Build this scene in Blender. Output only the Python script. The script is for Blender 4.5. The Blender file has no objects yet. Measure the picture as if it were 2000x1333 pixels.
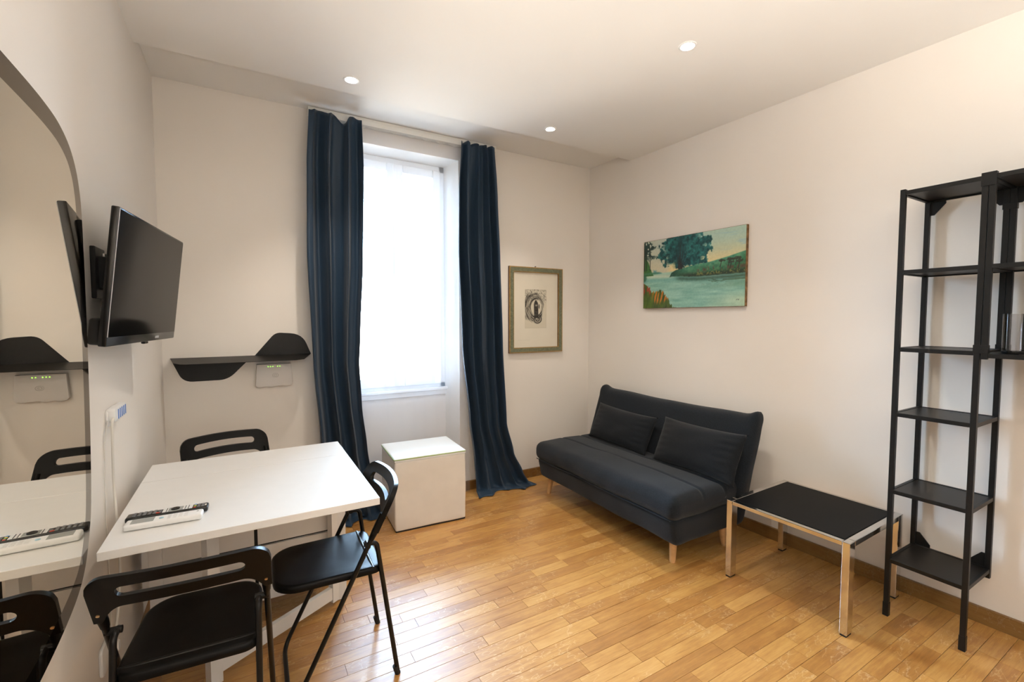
import bpy, bmesh, math, random
import numpy as np
from mathutils import Vector, Matrix, noise as mnoise
from math import pi, sin, cos, radians, sqrt, exp

random.seed(7)
rng = np.random.default_rng(11)
S = bpy.context.scene
COL = S.collection

# ------------------------------------------------------------------ camera
cam_d = bpy.data.cameras.new('camera')
cam_d.sensor_width = 36.0
cam_d.sensor_fit = 'HORIZONTAL'
cam_d.lens = 889.0 / 2000.0 * 36.0
cam_d.clip_start = 0.02
cam = bpy.data.objects.new('camera', cam_d)
COL.objects.link(cam)
cam.location = (0, 0, 1.405)
cam.rotation_euler = (radians(90 - 2.87), 0, radians(-30.3))
S.camera = cam

# ------------------------------------------------------------------ world (overcast bright sky)
W = bpy.data.worlds.new('sky')
S.world = W
W.use_nodes = True
bgn = W.node_tree.nodes['Background']
SKY_UP, SKY_DOWN = 60.0, 12.5          # bright hazy sky above, sunlit street and ground below the horizon
wn = W.node_tree.nodes; wl = W.node_tree.links
wtc = wn.new('ShaderNodeTexCoord'); wsp = wn.new('ShaderNodeSeparateXYZ'); wl.new(wtc.outputs['Generated'], wsp.inputs[0])
wmr = wn.new('ShaderNodeMapRange'); wmr.interpolation_type = 'SMOOTHSTEP'
wmr.inputs['From Min'].default_value = -.06; wmr.inputs['From Max'].default_value = .10
wmr.inputs['To Min'].default_value = SKY_DOWN; wmr.inputs['To Max'].default_value = SKY_UP
wl.new(wsp.outputs['Z'], wmr.inputs['Value']); wl.new(wmr.outputs[0], bgn.inputs['Strength'])
wmx = wn.new('ShaderNodeMix'); wmx.data_type = 'RGBA'
wf = wn.new('ShaderNodeMapRange'); wf.inputs['From Min'].default_value = -.06; wf.inputs['From Max'].default_value = .10
wl.new(wsp.outputs['Z'], wf.inputs['Value']); wl.new(wf.outputs[0], wmx.inputs['Factor'])
wmx.inputs['A'].default_value = (1.0, 0.92, 0.82, 1)      # warm stone and paving
wmx.inputs['B'].default_value = (0.54, 0.75, 1.0, 1)      # sky
wl.new(wmx.outputs['Result'], bgn.inputs['Color'])

S.view_settings.view_transform = 'Standard'
S.view_settings.look = 'None'
S.view_settings.gamma = 1.0
S.view_settings.exposure = 0.50
S.view_settings.use_curve_mapping = False
SPOT_W = 34.0
FILL_W = 160.0  # power of the unseen fill lamp added behind the camera
SPOT_COL = (1.0, 0.91, 0.80)

# daylight portal in the window opening
pl = bpy.data.lights.new('window_portal', 'AREA')
pl.shape = 'RECTANGLE'; pl.size = 0.86; pl.size_y = 1.72
pl.cycles.is_portal = True
po = bpy.data.objects.new('window_portal', pl)
COL.objects.link(po)
po.location = (0.995, 3.64, 1.73)
po.rotation_euler = (radians(-90), 0, 0)

# ------------------------------------------------------------------ helpers
def tag(o, label=None, cat=None, group=None, kind=None):
    if label: o['label'] = label
    if cat: o['category'] = cat
    if group: o['group'] = group
    if kind: o['kind'] = kind
    return o

def thing(name, label, cat, loc=(0, 0, 0), rotz=0.0, group=None):
    o = bpy.data.objects.new(name, None)
    o.empty_display_size = 0.05
    COL.objects.link(o)
    o.location = loc
    o.rotation_euler = (0, 0, rotz)
    return tag(o, label, cat, group)

def root_of(o):
    while o.parent: o = o.parent
    return o

def obj(name, bm, m, parent=None, smooth=False, local=False, ang=None, origin=None):
    """bmesh -> one mesh object. Vertices are in world space unless local (then in the root's own frame)."""
    if parent is not None and not local:
        r = root_of(parent)
        M = Matrix.Translation(r.location) @ r.rotation_euler.to_matrix().to_4x4()
        bm.transform(M.inverted())
    if parent is None and origin is not None:
        bm.transform(Matrix.Translation(-Vector(origin)))
    bmesh.ops.recalc_face_normals(bm, faces=bm.faces[:])
    me = bpy.data.meshes.new(name)
    bm.to_mesh(me); bm.free()
    o = bpy.data.objects.new(name, me)
    COL.objects.link(o)
    if parent is None and origin is not None: o.location = origin
    if parent is not None: o.parent = parent
    if m is not None:
        for mm in (m if isinstance(m, (list, tuple)) else [m]): me.materials.append(mm)
    if smooth:
        me.polygons.foreach_set('use_smooth', [True] * len(me.polygons))
        if ang is not None: me.set_sharp_from_angle(angle=radians(ang))
    return o

def struct(name, bm, m, **k):
    return tag(obj(name, bm, m, **k), kind='structure')

def box(bm, lo, hi, r=0.0, seg=2, M=None):
    n = bmesh.new()
    bmesh.ops.create_cube(n, size=1.0)
    for v in n.verts:
        v.co = Vector([lo[i] + (v.co[i] + .5) * (hi[i] - lo[i]) for i in range(3)])
    if r > 0: bmesh.ops.bevel(n, geom=n.edges[:] , offset=r, segments=seg, profile=0.5, affect='EDGES', clamp_overlap=True)
    if M is not None: n.transform(M)
    join(bm, n)
    return bm

def join(bm, n):
    base = {}
    for v in n.verts: base[v] = bm.verts.new(v.co)
    for f in n.faces:
        try:
            g = bm.faces.new([base[v] for v in f.verts]); g.material_index = f.material_index; g.smooth = f.smooth
        except ValueError: pass
    n.free()

def B(lo, hi, r=0.0, seg=2, M=None):
    return box(bmesh.new(), lo, hi, r, seg, M)

def tube(bm, pts, r, seg=12, cap=True, radii=None):
    pts = [Vector(p) for p in pts]
    rings = []
    t0 = (pts[1] - pts[0]).normalized()
    up = Vector((0, 0, 1)) if abs(t0.z) < .9 else Vector((1, 0, 0))
    nrm = (up - t0 * up.dot(t0)).normalized()
    for i, p in enumerate(pts):
        if i == 0: t = t0
        elif i == len(pts) - 1: t = (pts[i] - pts[i - 1]).normalized()
        else: t = ((pts[i] - pts[i - 1]).normalized() + (pts[i + 1] - pts[i]).normalized()).normalized()
        nrm = (nrm - t * nrm.dot(t)).normalized()
        b = t.cross(nrm)
        rr = radii[i] if radii else r
        rings.append([bm.verts.new(p + nrm * rr * cos(a) + b * rr * sin(a)) for a in [2 * pi * k / seg for k in range(seg)]])
    for a, b in zip(rings, rings[1:]):
        for k in range(seg):
            bm.faces.new((a[k], a[(k + 1) % seg], b[(k + 1) % seg], b[k]))
    if cap:
        bm.faces.new(rings[0][::-1]); bm.faces.new(rings[-1])
    return bm

def fillet(pts, rad, n=6):
    """polyline with rounded corners"""
    P = [Vector(p) for p in pts]
    out = [P[0]]
    for a, b, c in zip(P, P[1:], P[2:]):
        d1 = (a - b); d2 = (c - b)
        k = min(rad, d1.length * .45, d2.length * .45)
        s = b + d1.normalized() * k; e = b + d2.normalized() * k
        for i in range(n + 1):
            t = i / n
            out.append(s * (1 - t) ** 2 + b * 2 * t * (1 - t) + e * t * t)
    out.append(P[-1])
    return out

def prism(poly, axis, a, b, r=0.0):
    """poly: 2D points; extruded from a to b on axis ('x': poly=(y,z); 'y': (x,z); 'z': (x,y))"""
    bm = bmesh.new()
    def P(p, t):
        return {'x': (t, p[0], p[1]), 'y': (p[0], t, p[1]), 'z': (p[0], p[1], t)}[axis]
    A = [bm.verts.new(P(p, a)) for p in poly]
    Bv = [bm.verts.new(P(p, b)) for p in poly]
    bm.faces.new(A); bm.faces.new(Bv[::-1])
    n = len(poly)
    for i in range(n):
        bm.faces.new((A[i], A[(i + 1) % n], Bv[(i + 1) % n], Bv[i]))
    if r > 0:
        bmesh.ops.recalc_face_normals(bm, faces=bm.faces[:])
        es = [e for e in bm.edges if all(len(f.verts) == n for f in e.link_faces) or any(len(f.verts) == n for f in e.link_faces)]
        bmesh.ops.bevel(bm, geom=es, offset=r, segments=2, profile=.5, affect='EDGES', clamp_overlap=True)
    return bm

def round_rect(x0, x1, y0, y1, r, n=6):
    rs = r if isinstance(r, (list, tuple)) else [r] * 4     # (x1,y1) (x0,y1) (x0,y0) (x1,y0)
    cs = [(x1 - rs[0], y1 - rs[0], 0, rs[0]), (x0 + rs[1], y1 - rs[1], 90, rs[1]), (x0 + rs[2], y0 + rs[2], 180, rs[2]), (x1 - rs[3], y0 + rs[3], 270, rs[3])]
    out = []
    for cx, cy, a, rr in cs:
        for i in range(n + 1):
            t = radians(a + 90 * i / n)
            out.append((cx + rr * cos(t), cy + rr * sin(t)))
    return out

def soft_box(lo, hi, r, n=(12, 12, 6), disp=None):
    """rounded box with a dense surface; disp(p, normal) -> new point"""
    lo = Vector(lo); hi = Vector(hi)
    bm = bmesh.new(); cache = {}
    def V(p):
        k = (round(p[0], 5), round(p[1], 5), round(p[2], 5))
        if k not in cache:
            q = Vector([lo[i] + (hi[i] - lo[i]) * p[i] for i in range(3)])
            c = Vector([min(max(q[i], lo[i] + r), hi[i] - r) for i in range(3)])
            d = q - c
            nn = d.normalized() if d.length > 1e-9 else Vector((0, 0, 1))
            out = c + nn * r if d.length > 1e-9 else q
            if disp: out = disp(out.copy(), nn)
            cache[k] = bm.verts.new(out)
        return cache[k]
    def sp(nn, length):
        # denser samples close to the rounded rims
        e = min(.45, r / length)
        ts = [0, e * .3, e * .65, e] + [e + (1 - 2 * e) * i / nn for i in range(1, nn)] + [1 - e, 1 - e * .65, 1 - e * .3, 1]
        return ts
    T = [sp(n[i], hi[i] - lo[i]) for i in range(3)]
    for ax in range(3):
        u, v = [(1, 2), (0, 2), (0, 1)][ax]
        for side in (0, 1):
            for i in range(len(T[u]) - 1):
                for j in range(len(T[v]) - 1):
                    q = []
                    for (a, b) in ((i, j), (i + 1, j), (i + 1, j + 1), (i, j + 1)):
                        p = [0, 0, 0]; p[ax] = side; p[u] = T[u][a]; p[v] = T[v][b]
                        q.append(V(p))
                    if len(set(q)) == 4:
                        try: bm.faces.new(q)
                        except ValueError: pass
    return bm

def lathe(bm, prof, c, seg=24, axis='z'):
    rings = []
    for r, h in prof:
        ring = []
        for k in range(seg):
            a = 2 * pi * k / seg
            if axis == 'z': p = (c[0] + r * cos(a), c[1] + r * sin(a), c[2] + h)
            elif axis == 'y': p = (c[0] + r * cos(a), c[1] + h, c[2] + r * sin(a))
            else: p = (c[0] + h, c[1] + r * cos(a), c[2] + r * sin(a))
            ring.append(bm.verts.new(p))
        rings.append(ring)
    for a, b in zip(rings, rings[1:]):
        for k in range(seg): bm.faces.new((a[k], a[(k + 1) % seg], b[(k + 1) % seg], b[k]))
    if prof[0][0] > 1e-6: bm.faces.new(rings[0][::-1])
    if prof[-1][0] > 1e-6: bm.faces.new(rings[-1])
    return bm

def dup(root, loc, rotz, label=None):
    r = root.copy(); COL.objects.link(r)
    r.location = loc; r.rotation_euler = (0, 0, rotz)
    if label: r['label'] = label
    for ch in list(root.children):
        c = ch.copy(); COL.objects.link(c); c.parent = r
        for g in ch.children:
            d = g.copy(); COL.objects.link(d); d.parent = c
    return r

def lin(c):
    return tuple((x / 255 / 12.92) if x / 255 <= .04045 else ((x / 255 + .055) / 1.055) ** 2.4 for x in c)

# ------------------------------------------------------------------ materials
def mat(name, col, rough=.5, metal=0.0, spec=.5, var=0.0, vscale=6.0, bump=0.0, bscale=200.0, coat=0.0, sheen=0.0, emit=None, estr=0.0, trans=0.0, ior=1.45, detail=3.0):
    m = bpy.data.materials.new(name)
    m.use_nodes = True
    nt = m.node_tree; n = nt.nodes; L = nt.links
    b = n['Principled BSDF']
    b.inputs['Base Color'].default_value = (*col, 1)
    b.inputs['Roughness'].default_value = rough
    b.inputs['Metallic'].default_value = metal
    b.inputs['Specular IOR Level'].default_value = spec
    b.inputs['IOR'].default_value = ior
    b.inputs['Coat Weight'].default_value = coat
    b.inputs['Sheen Weight'].default_value = sheen
    b.inputs['Transmission Weight'].default_value = trans
    if emit:
        b.inputs['Emission Color'].default_value = (*emit, 1); b.inputs['Emission Strength'].default_value = estr
    if var > 0 or bump > 0:
        tc = n.new('ShaderNodeTexCoord')
    if var > 0:
        t = n.new('ShaderNodeTexNoise'); t.inputs['Scale'].default_value = vscale; t.inputs['Detail'].default_value = detail
        L.new(tc.outputs['Object'], t.inputs['Vector'])
        r = n.new('ShaderNodeValToRGB')
        r.color_ramp.elements[0].position = .3; r.color_ramp.elements[1].position = .7
        r.color_ramp.elements[0].color = (*[c * (1 - var) for c in col], 1)
        r.color_ramp.elements[1].color = (*[min(1, c * (1 + var)) for c in col], 1)
        L.new(t.outputs['Fac'], r.inputs['Fac']); L.new(r.outputs['Color'], b.inputs['Base Color'])
    if bump > 0:
        t2 = n.new('ShaderNodeTexNoise'); t2.inputs['Scale'].default_value = bscale; t2.inputs['Detail'].default_value = 2
        L.new(tc.outputs['Object'], t2.inputs['Vector'])
        bp = n.new('ShaderNodeBump'); bp.inputs['Strength'].default_value = bump; bp.inputs['Distance'].default_value = .002
        L.new(t2.outputs['Fac'], bp.inputs['Height']); L.new(bp.outputs['Normal'], b.inputs['Normal'])
    return m

def oak(name, use_attr, horizontal=True, dark=1.0):
    m = bpy.data.materials.new(name); m.use_nodes = True
    nt = m.node_tree; n = nt.nodes; L = nt.links; b = n['Principled BSDF']
    geo = n.new('ShaderNodeNewGeometry')
    if use_attr:
        rn = n.new('ShaderNodeAttribute'); rn.attribute_name = 'rnd'; rnd = rn.outputs['Fac']
    else:
        rn = n.new('ShaderNodeObjectInfo'); rnd = rn.outputs['Random']
    off = n.new('ShaderNodeMath'); off.operation = 'MULTIPLY'; off.inputs[1].default_value = 37.0; L.new(rnd, off.inputs[0])
    comb = n.new('ShaderNodeCombineXYZ'); L.new(off.outputs[0], comb.inputs[0]); L.new(off.outputs[0], comb.inputs[1]); L.new(off.outputs[0], comb.inputs[2])
    add = n.new('ShaderNodeVectorMath'); add.operation = 'ADD'
    L.new(geo.outputs['Position'], add.inputs[0]); L.new(comb.outputs[0], add.inputs[1])
    def noise(scale, vec, detail=4, rough=.6):
        mp = n.new('ShaderNodeMapping'); mp.inputs['Scale'].default_value = vec
        L.new(add.outputs[0], mp.inputs['Vector'])
        t = n.new('ShaderNodeTexNoise'); t.inputs['Scale'].default_value = scale; t.inputs['Detail'].default_value = detail; t.inputs['Roughness'].default_value = rough
        L.new(mp.outputs[0], t.inputs['Vector']); return t.outputs['Fac']
    gx = (1, 14, 1) if horizontal else (14, 1, 14)
    grain = noise(5.0, gx, 5, .65)
    fine = noise(22.0, (1, 14, 1) if horizontal else (10, 1, 10), 3, .6)
    blot = noise(9.0, (1, 1.6, 1), 3, .5)
    tone = n.new('ShaderNodeMapRange'); tone.inputs['To Min'].default_value = .08; tone.inputs['To Max'].default_value = .92
    L.new(rnd, tone.inputs['Value'])
    def mth(op, a, bb):
        q = n.new('ShaderNodeMath'); q.operation = op
        for i, x in enumerate((a, bb)):
            if isinstance(x, (int, float)): q.inputs[i].default_value = x
            else: L.new(x, q.inputs[i])
        return q.outputs[0]
    v = mth('ADD', mth('MULTIPLY', tone.outputs[0], .40), mth('MULTIPLY', grain, .78))
    v = mth('ADD', v, mth('MULTIPLY', fine, .42)); v = mth('ADD', v, mth('MULTIPLY', blot, .46))
    v = mth('SUBTRACT', v, .52)
    rp = n.new('ShaderNodeValToRGB'); e = rp.color_ramp.elements
    e[0].position = .0; e[0].color = (.24 * dark, .092 * dark, .016 * dark, 1)
    e[1].position = 1.0; e[1].color = (.66 * dark, .390 * dark, .132 * dark, 1)
    k = e.new(.38); k.color = (.41 * dark, .186 * dark, .040 * dark, 1)
    k = e.new(.62); k.color = (.54 * dark, .280 * dark, .070 * dark, 1)
    L.new(v, rp.inputs['Fac'])
    # medullary flecks on some boards
    fl = noise(24.0, (.7, 1.6, 1), 2, .45)
    band = mth('SUBTRACT', 1.0, mth('MULTIPLY', mth('ABSOLUTE', mth('SUBTRACT', fl, .5), 0), 42.0))
    band = mth('MAXIMUM', band, 0.0)
    sel = mth('GREATER_THAN', noise(4.0, (1, 1, 1), 1, .3), .56)
    band = mth('MULTIPLY', mth('MULTIPLY', band, sel), .42)
    mx = n.new('ShaderNodeMix'); mx.data_type = 'RGBA'
    L.new(band, mx.inputs['Factor']); L.new(rp.outputs['Color'], mx.inputs['A']); mx.inputs['B'].default_value = (.78 * dark, .58 * dark, .33 * dark, 1)
    L.new(mx.outputs['Result'], b.inputs['Base Color'])
    b.inputs['Roughness'].default_value = .33
    rr = n.new('ShaderNodeMapRange'); rr.inputs['To Min'].default_value = .38; rr.inputs['To Max'].default_value = .50
    L.new(blot, rr.inputs['Value']); L.new(rr.outputs[0], b.inputs['Roughness'])
    b.inputs['Specular IOR Level'].default_value = .6
    b.inputs['Coat Weight'].default_value = .75 if dark == 1.0 else 0.0; b.inputs['Coat Roughness'].default_value = .37
    bp = n.new('ShaderNodeBump'); bp.inputs['Strength'].default_value = .08; bp.inputs['Distance'].default_value = .001
    L.new(grain, bp.inputs['Height']); L.new(bp.outputs['Normal'], b.inputs['Normal'])
    return m

def plaster(name, col):
    return mat(name, col, rough=.85, spec=.25, var=.018, vscale=1.3, bump=.08, bscale=55.0)

M_wall = plaster('wall_paint', (.82, .773, .712))
M_ceil = plaster('ceiling_paint', (.86, .84, .80))
M_niche = plaster('niche_paint', (.80, .78, .76))
M_oak = oak('oak_plank', False)
M_oak_s = oak('oak_plank_far', True)
M_base = oak('oak_baseboard', False, horizontal=False, dark=.43)
M_base_b = oak('oak_baseboard_back', False, horizontal=True, dark=.43)
M_sub = mat('floor_joint', (.10, .05, .02), .9)
M_white = mat('white_lacquer', (.80, .79, .77), .32, spec=.5, var=.01, vscale=20)
M_wframe = mat('window_white', (.84, .84, .84), .4)
M_black = mat('black_steel', (.008, .008, .0075), .42, spec=.35, var=.15, vscale=60)
M_chair = mat('black_plastic', (.0030, .0028, .0026), .38, spec=.5, ior=1.25, bump=.05, bscale=900)
M_tubeb = mat('black_tube', (.006, .0055, .005), .30, spec=.5, ior=1.35)
M_sofa = mat('sofa_fabric', (.0130, .0165, .0210), .95, spec=.15, var=.22, vscale=160, bump=.5, bscale=700, sheen=.12)
M_sofa2 = mat('cushion_fabric', (.0110, .0130, .0155), .95, spec=.15, var=.2, vscale=170, bump=.5, bscale=800, sheen=.10)
M_beech = mat('beech_leg', (.62, .36, .16), .4, var=.12, vscale=25)
M_chrome = mat('chrome', (.72, .70, .67), .12, metal=1.0, var=.04, vscale=15)
M_tglass = mat('black_glass', (.007, .007, .007), .30, spec=.5, ior=1.1)
M_shelfb = mat('shelf_board', (.016, .014, .012), .38, spec=.5, ior=1.3)
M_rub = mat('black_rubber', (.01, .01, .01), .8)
M_leath = mat('white_leatherette', (.76, .71, .64), .42, spec=.4, var=.02, vscale=14, bump=.12, bscale=260)
M_leath_l = mat('white_lid', (.80, .83, .83), .38, spec=.45, bump=.10, bscale=240)
M_green = mat('green_piping', (.22, .34, .06), .5)
M_mirror = mat('mirror_silver', (.83, .79, .70), .0, metal=1.0)
M_bronze = mat('smoked_mirror', (.165, .135, .10), .04, metal=1.0)
M_screen = mat('tv_screen', (.004, .004, .004), .10, spec=.08)
M_tvb = mat('tv_plastic', (.010, .010, .010), .22, spec=.5)
M_grey = mat('grey_label', (.5, .5, .5), .5)
M_router = mat('router_white', (.68, .65, .62), .45)
M_routerg = mat('router_emboss', (.50, .47, .44), .5)
M_led = mat('led_green', (.2, .6, .05), .4, emit=(.35, 1, .08), estr=1.6)
M_plug = mat('white_plastic', (.82, .82, .81), .4)
M_blue = mat('blue_vent', (.10, .22, .60), .5)
M_cord = mat('cord_white', (.72, .69, .63), .5)
M_rail = mat('rail_white', (.78, .76, .70), .45)
M_steel = mat('steel', (.6, .6, .6), .3, metal=1.0)
M_lamp = mat('lamp_glow', (1, 1, 1), .5, emit=(1.0, .95, .86), estr=60.0)
M_ring = mat('lamp_ring', (.86, .85, .83), .35)
M_button = mat('button_grey', (.20, .20, .21), .4)
M_btnw = mat('print_white', (.75, .74, .72), .4)
M_red = mat('red', (.65, .07, .03), .4); M_yel = mat('yellow', (.80, .52, .03), .4)
M_grn = mat('green', (.05, .38, .14), .4); M_blu = mat('blue', (.04, .25, .65), .4)
M_lcd = mat('lcd', (.33, .34, .32), .25)
M_frame = mat('frame_green', (.16, .17, .105), .5, var=.25, vscale=90)
M_gilt = mat('frame_gilt', (.42, .25, .08), .4, metal=.3, var=.2, vscale=60)
M_fside = mat('frame_side', (.16, .09, .06), .6)
M_paper = mat('paper', (.70, .65, .54), .7, var=.02, vscale=8)
M_cedge = mat('canvas_edge', (.20, .11, .045), .8, var=.5, vscale=35)

def curtain_mat(name, col, transl):
    m = bpy.data.materials.new(name); m.use_nodes = True
    nt = m.node_tree; n = nt.nodes; L = nt.links; b = n['Principled BSDF']
    b.inputs['Base Color'].default_value = (*col, 1); b.inputs['Roughness'].default_value = .50
    b.inputs['Specular IOR Level'].default_value = .35; b.inputs['Sheen Weight'].default_value = .15; b.inputs['Sheen Roughness'].default_value = .4
    tc = n.new('ShaderNodeTexCoord'); w = n.new('ShaderNodeTexWave'); w.wave_type = 'BANDS'; w.bands_direction = 'Z'
    w.inputs['Scale'].default_value = 180; w.inputs['Distortion'].default_value = 1.5
    L.new(tc.outputs['Object'], w.inputs['Vector'])
    bp = n.new('ShaderNodeBump'); bp.inputs['Strength'].default_value = .10; bp.inputs['Distance'].default_value = .001
    L.new(w.outputs['Fac'], bp.inputs['Height']); L.new(bp.outputs['Normal'], b.inputs['Normal'])
    t = n.new('ShaderNodeBsdfTranslucent'); t.inputs['Color'].default_value = (.03, .12, .16, 1)
    mx = n.new('ShaderNodeMixShader'); mx.inputs[0].default_value = transl
    L.new(b.outputs[0], mx.inputs[1]); L.new(t.outputs[0], mx.inputs[2]); L.new(mx.outputs[0], n['Material Output'].inputs['Surface'])
    return m
M_curt = curtain_mat('navy_curtain', (.022, .045, .080), .10)

def sheer_mat():
    m = bpy.data.materials.new('sheer_voile'); m.use_nodes = True
    nt = m.node_tree; n = nt.nodes; L = nt.links; b = n['Principled BSDF']
    b.inputs['Base Color'].default_value = (.84, .86, .92, 1); b.inputs['Roughness'].default_value = .9; b.inputs['Specular IOR Level'].default_value = .1
    t = n.new('ShaderNodeBsdfTranslucent'); t.inputs['Color'].default_value = (.84, .86, .92, 1)
    tr = n.new('ShaderNodeBsdfTransparent'); tr.inputs['Color'].default_value = (.97, .98, 1, 1)
    a = n.new('ShaderNodeMixShader'); a.inputs[0].default_value = .40
    L.new(b.outputs[0], a.inputs[1]); L.new(t.outputs[0], a.inputs[2])
    c = n.new('ShaderNodeMixShader'); c.inputs[0].default_value = .85
    L.new(a.outputs[0], c.inputs[1]); L.new(tr.outputs[0], c.inputs[2]); L.new(c.outputs[0], n['Material Output'].inputs['Surface'])
    return m
M_sheer = sheer_mat()

def pane_mat(name, tint, gl=.08):
    m = bpy.data.materials.new(name); m.use_nodes = True
    nt = m.node_tree; n = nt.nodes; L = nt.links
    n.remove(n['Principled BSDF'])
    tr = n.new('ShaderNodeBsdfTransparent'); tr.inputs['Color'].default_value = (*tint, 1)
    g = n.new('ShaderNodeBsdfGlossy'); g.inputs['Roughness'].default_value = .02
    lw = n.new('ShaderNodeFresnel'); lw.inputs['IOR'].default_value = 1.45
    mx = n.new('ShaderNodeMixShader'); L.new(lw.outputs[0], mx.inputs[0])
    L.new(tr.outputs[0], mx.inputs[1]); L.new(g.outputs[0], mx.inputs[2]); L.new(mx.outputs[0], n['Material Output'].inputs['Surface'])
    return m
M_pane = pane_mat('window_pane', (.96, .98, .98))
M_jar = pane_mat('clear_plastic', (.86, .86, .87))
M_pglass = pane_mat('picture_glass', (.97, .97, .97))

def vcol_mat(name, rough=.5):
    m = bpy.data.materials.new(name); m.use_nodes = True
    n = m.node_tree.nodes; L = m.node_tree.links
    a = n.new('ShaderNodeVertexColor'); a.layer_name = 'paint'
    L.new(a.outputs['Color'], n['Principled BSDF'].inputs['Base Color'])
    n['Principled BSDF'].inputs['Roughness'].default_value = rough
    t = n.new('ShaderNodeTexNoise'); t.inputs['Scale'].default_value = 250
    tc = n.new('ShaderNodeTexCoord'); L.new(tc.outputs['Object'], t.inputs['Vector'])
    bp = n.new('ShaderNodeBump'); bp.inputs['Strength'].default_value = .15; bp.inputs['Distance'].default_value = .001
    L.new(t.outputs['Fac'], bp.inputs['Height']); L.new(bp.outputs['Normal'], n['Principled BSDF'].inputs['Normal'])
    return m

# ------------------------------------------------------------------ room shell
ZC = 2.723; ZR = 2.79; YB = 3.35; XL = -.43; YF = -1.6; YLIP = 2.849
def xr(y): return 2.795 + .04 * (YB - y)
NX0, NX1, NZ = .52, 1.47, 2.64          # window niche opening in the back wall
IX0, IX1, NY = .56, 1.43, 3.55          # inner corners of the niche

struct('wall_left', B((XL - .15, YF - .15, -.05), (XL, YB + .3, ZR + .15)), M_wall)
struct('wall_front', B((XL - .15, YF - .15, -.05), (3.6, YF, ZR + .15)), M_wall)
bm = prism([(xr(YF - .15), YF - .15), (xr(YF - .15) + .2, YF - .15), (xr(YB + .3) + .3, YB + .3), (xr(YB + .3), YB + .3)], 'z', -.05, ZR + .15)
struct('wall_right', bm, M_wall)
# back wall with the full height window niche (splayed reveals)
bm = bmesh.new()
join(bm, prism([(XL - .1, YB), (NX0, YB), (IX0, NY), (IX0, NY + .15), (XL - .1, NY + .15)], 'z', -.05, ZR + .15))
join(bm, prism([(NX1, YB), (xr(YB) + .1, YB), (xr(YB) + .1, NY + .15), (IX1, NY + .15), (IX1, NY)], 'z', -.05, ZR + .15))
join(bm, prism([(NX0, YB), (NX1, YB), (IX1, NY), (IX1, NY + .15), (IX0, NY + .15), (IX0, NY)], 'z', NZ, ZR + .15))
wb = struct('wall_back', bm, M_wall)
bm = B((IX0 - .02, NY, -.05), (IX1 + .02, NY + .12, .815))
obj('window_parapet', bm, M_niche, wb, local=True)
bm = prism([(XL - .1, YF - .1), (3.4, YF - .1), (3.4, YLIP), (XL - .1, YLIP)], 'z', ZC, ZR + .12)
struct('ceiling', bm, M_ceil)
struct('trim_1', B((XL - .1, YLIP - .02, ZR), (3.3, YB + .3, ZR + .1)), M_ceil)   # raised ceiling strip over the curtains
# floor and its oak boards
fl = struct('floor', B((XL - .1, YF - .1, -.06), (3.5, NY + .1, -.006)), M_sub)

PW = .0668
def plank_mesh():
    bm = B((-.5, -PW / 2 + .0006, -.010), (.5, PW / 2 - .0006, 0))
    es = [e for e in bm.edges if all(v.co.z > -.001 for v in e.verts)]
    bmesh.ops.bevel(bm, geom=es, offset=.0006, segments=1, affect='EDGES')
    me = bpy.data.meshes.new('plank'); bmesh.ops.recalc_face_normals(bm, faces=bm.faces[:]); bm.to_mesh(me); bm.free()
    me.materials.append(M_oak); return me
pm = plank_mesh()
planks = []
Yc = .38
row = 0
ys = []
y = NY - PW / 2
while y > YF:
    ys.append(y); y -= PW
rr = random.Random(5)
for y in ys:
    x = XL - rr.uniform(0, .4)
    xe = xr(y) + .02 if y < YB else IX1 + .03
    if y >= YB - .01: x = IX0 - .03
    while x < xe:
        l = rr.choice([.22, .28, .34, .40, .46, .50, .50, .55])
        x2 = x + l
        if xe - x2 < .10: x2 = xe
        a = max(x, XL - .01) if y < YB - .01 else x; b2 = min(x2, xe)
        if b2 - a > .01: planks.append((a, b2, y))
        x = x2
camF = Vector((sin(radians(30.3)) * cos(radians(2.87)), cos(radians(30.3)) * cos(radians(2.87)), -sin(radians(2.87))))
camR = Vector((cos(radians(30.3)), -sin(radians(30.3)), 0)); camU = camR.cross(camF)
def px(p):
    v = Vector(p) - Vector((0, 0, 1.405)); z = v.dot(camF)
    if z <= .05: return None
    return 1000 + 889 * v.dot(camR) / z, 666.5 - 889 * v.dot(camU) / z
vis = []; rest = []
for (a, b2, y) in planks:
    q = px(((a + b2) / 2, y, 0)); ok = False
    for t in (.1, .5, .9):
        q = px((a + (b2 - a) * t, y, 0))
        if q and 330 < q[0] < 2000 and 880 < q[1] < 1340: ok = True
    # boards wholly behind sofa, pouf or below the table front are left to the joined rest
    cx = (a + b2) / 2
    if ok and not (cx > 2.3 and y > 1.65) and not (cx < .3 and y > 2.1) and not (.75 < cx < 1.45 and y > 2.95):
        q = px((cx, y, 0)); d = Vector((cx, y, -1.405)).length
        vis.append(((b2 - a) / d ** 2.2, a, b2, y))
    else: rest.append((a, b2, y))
vis.sort(reverse=True)
for (_, a, b2, y) in vis[300:]: rest.append((a, b2, y))
for (_, a, b2, y) in vis[:300]:
    o = bpy.data.objects.new('plank', pm); COL.objects.link(o); o.parent = fl
    o.location = ((a + b2) / 2, y, rr.uniform(-.0004, .0003)); o.scale = ((b2 - a - .0012), 1, 1)
bm = bmesh.new(); lay = bm.faces.layers.float.new('rnd')
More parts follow.
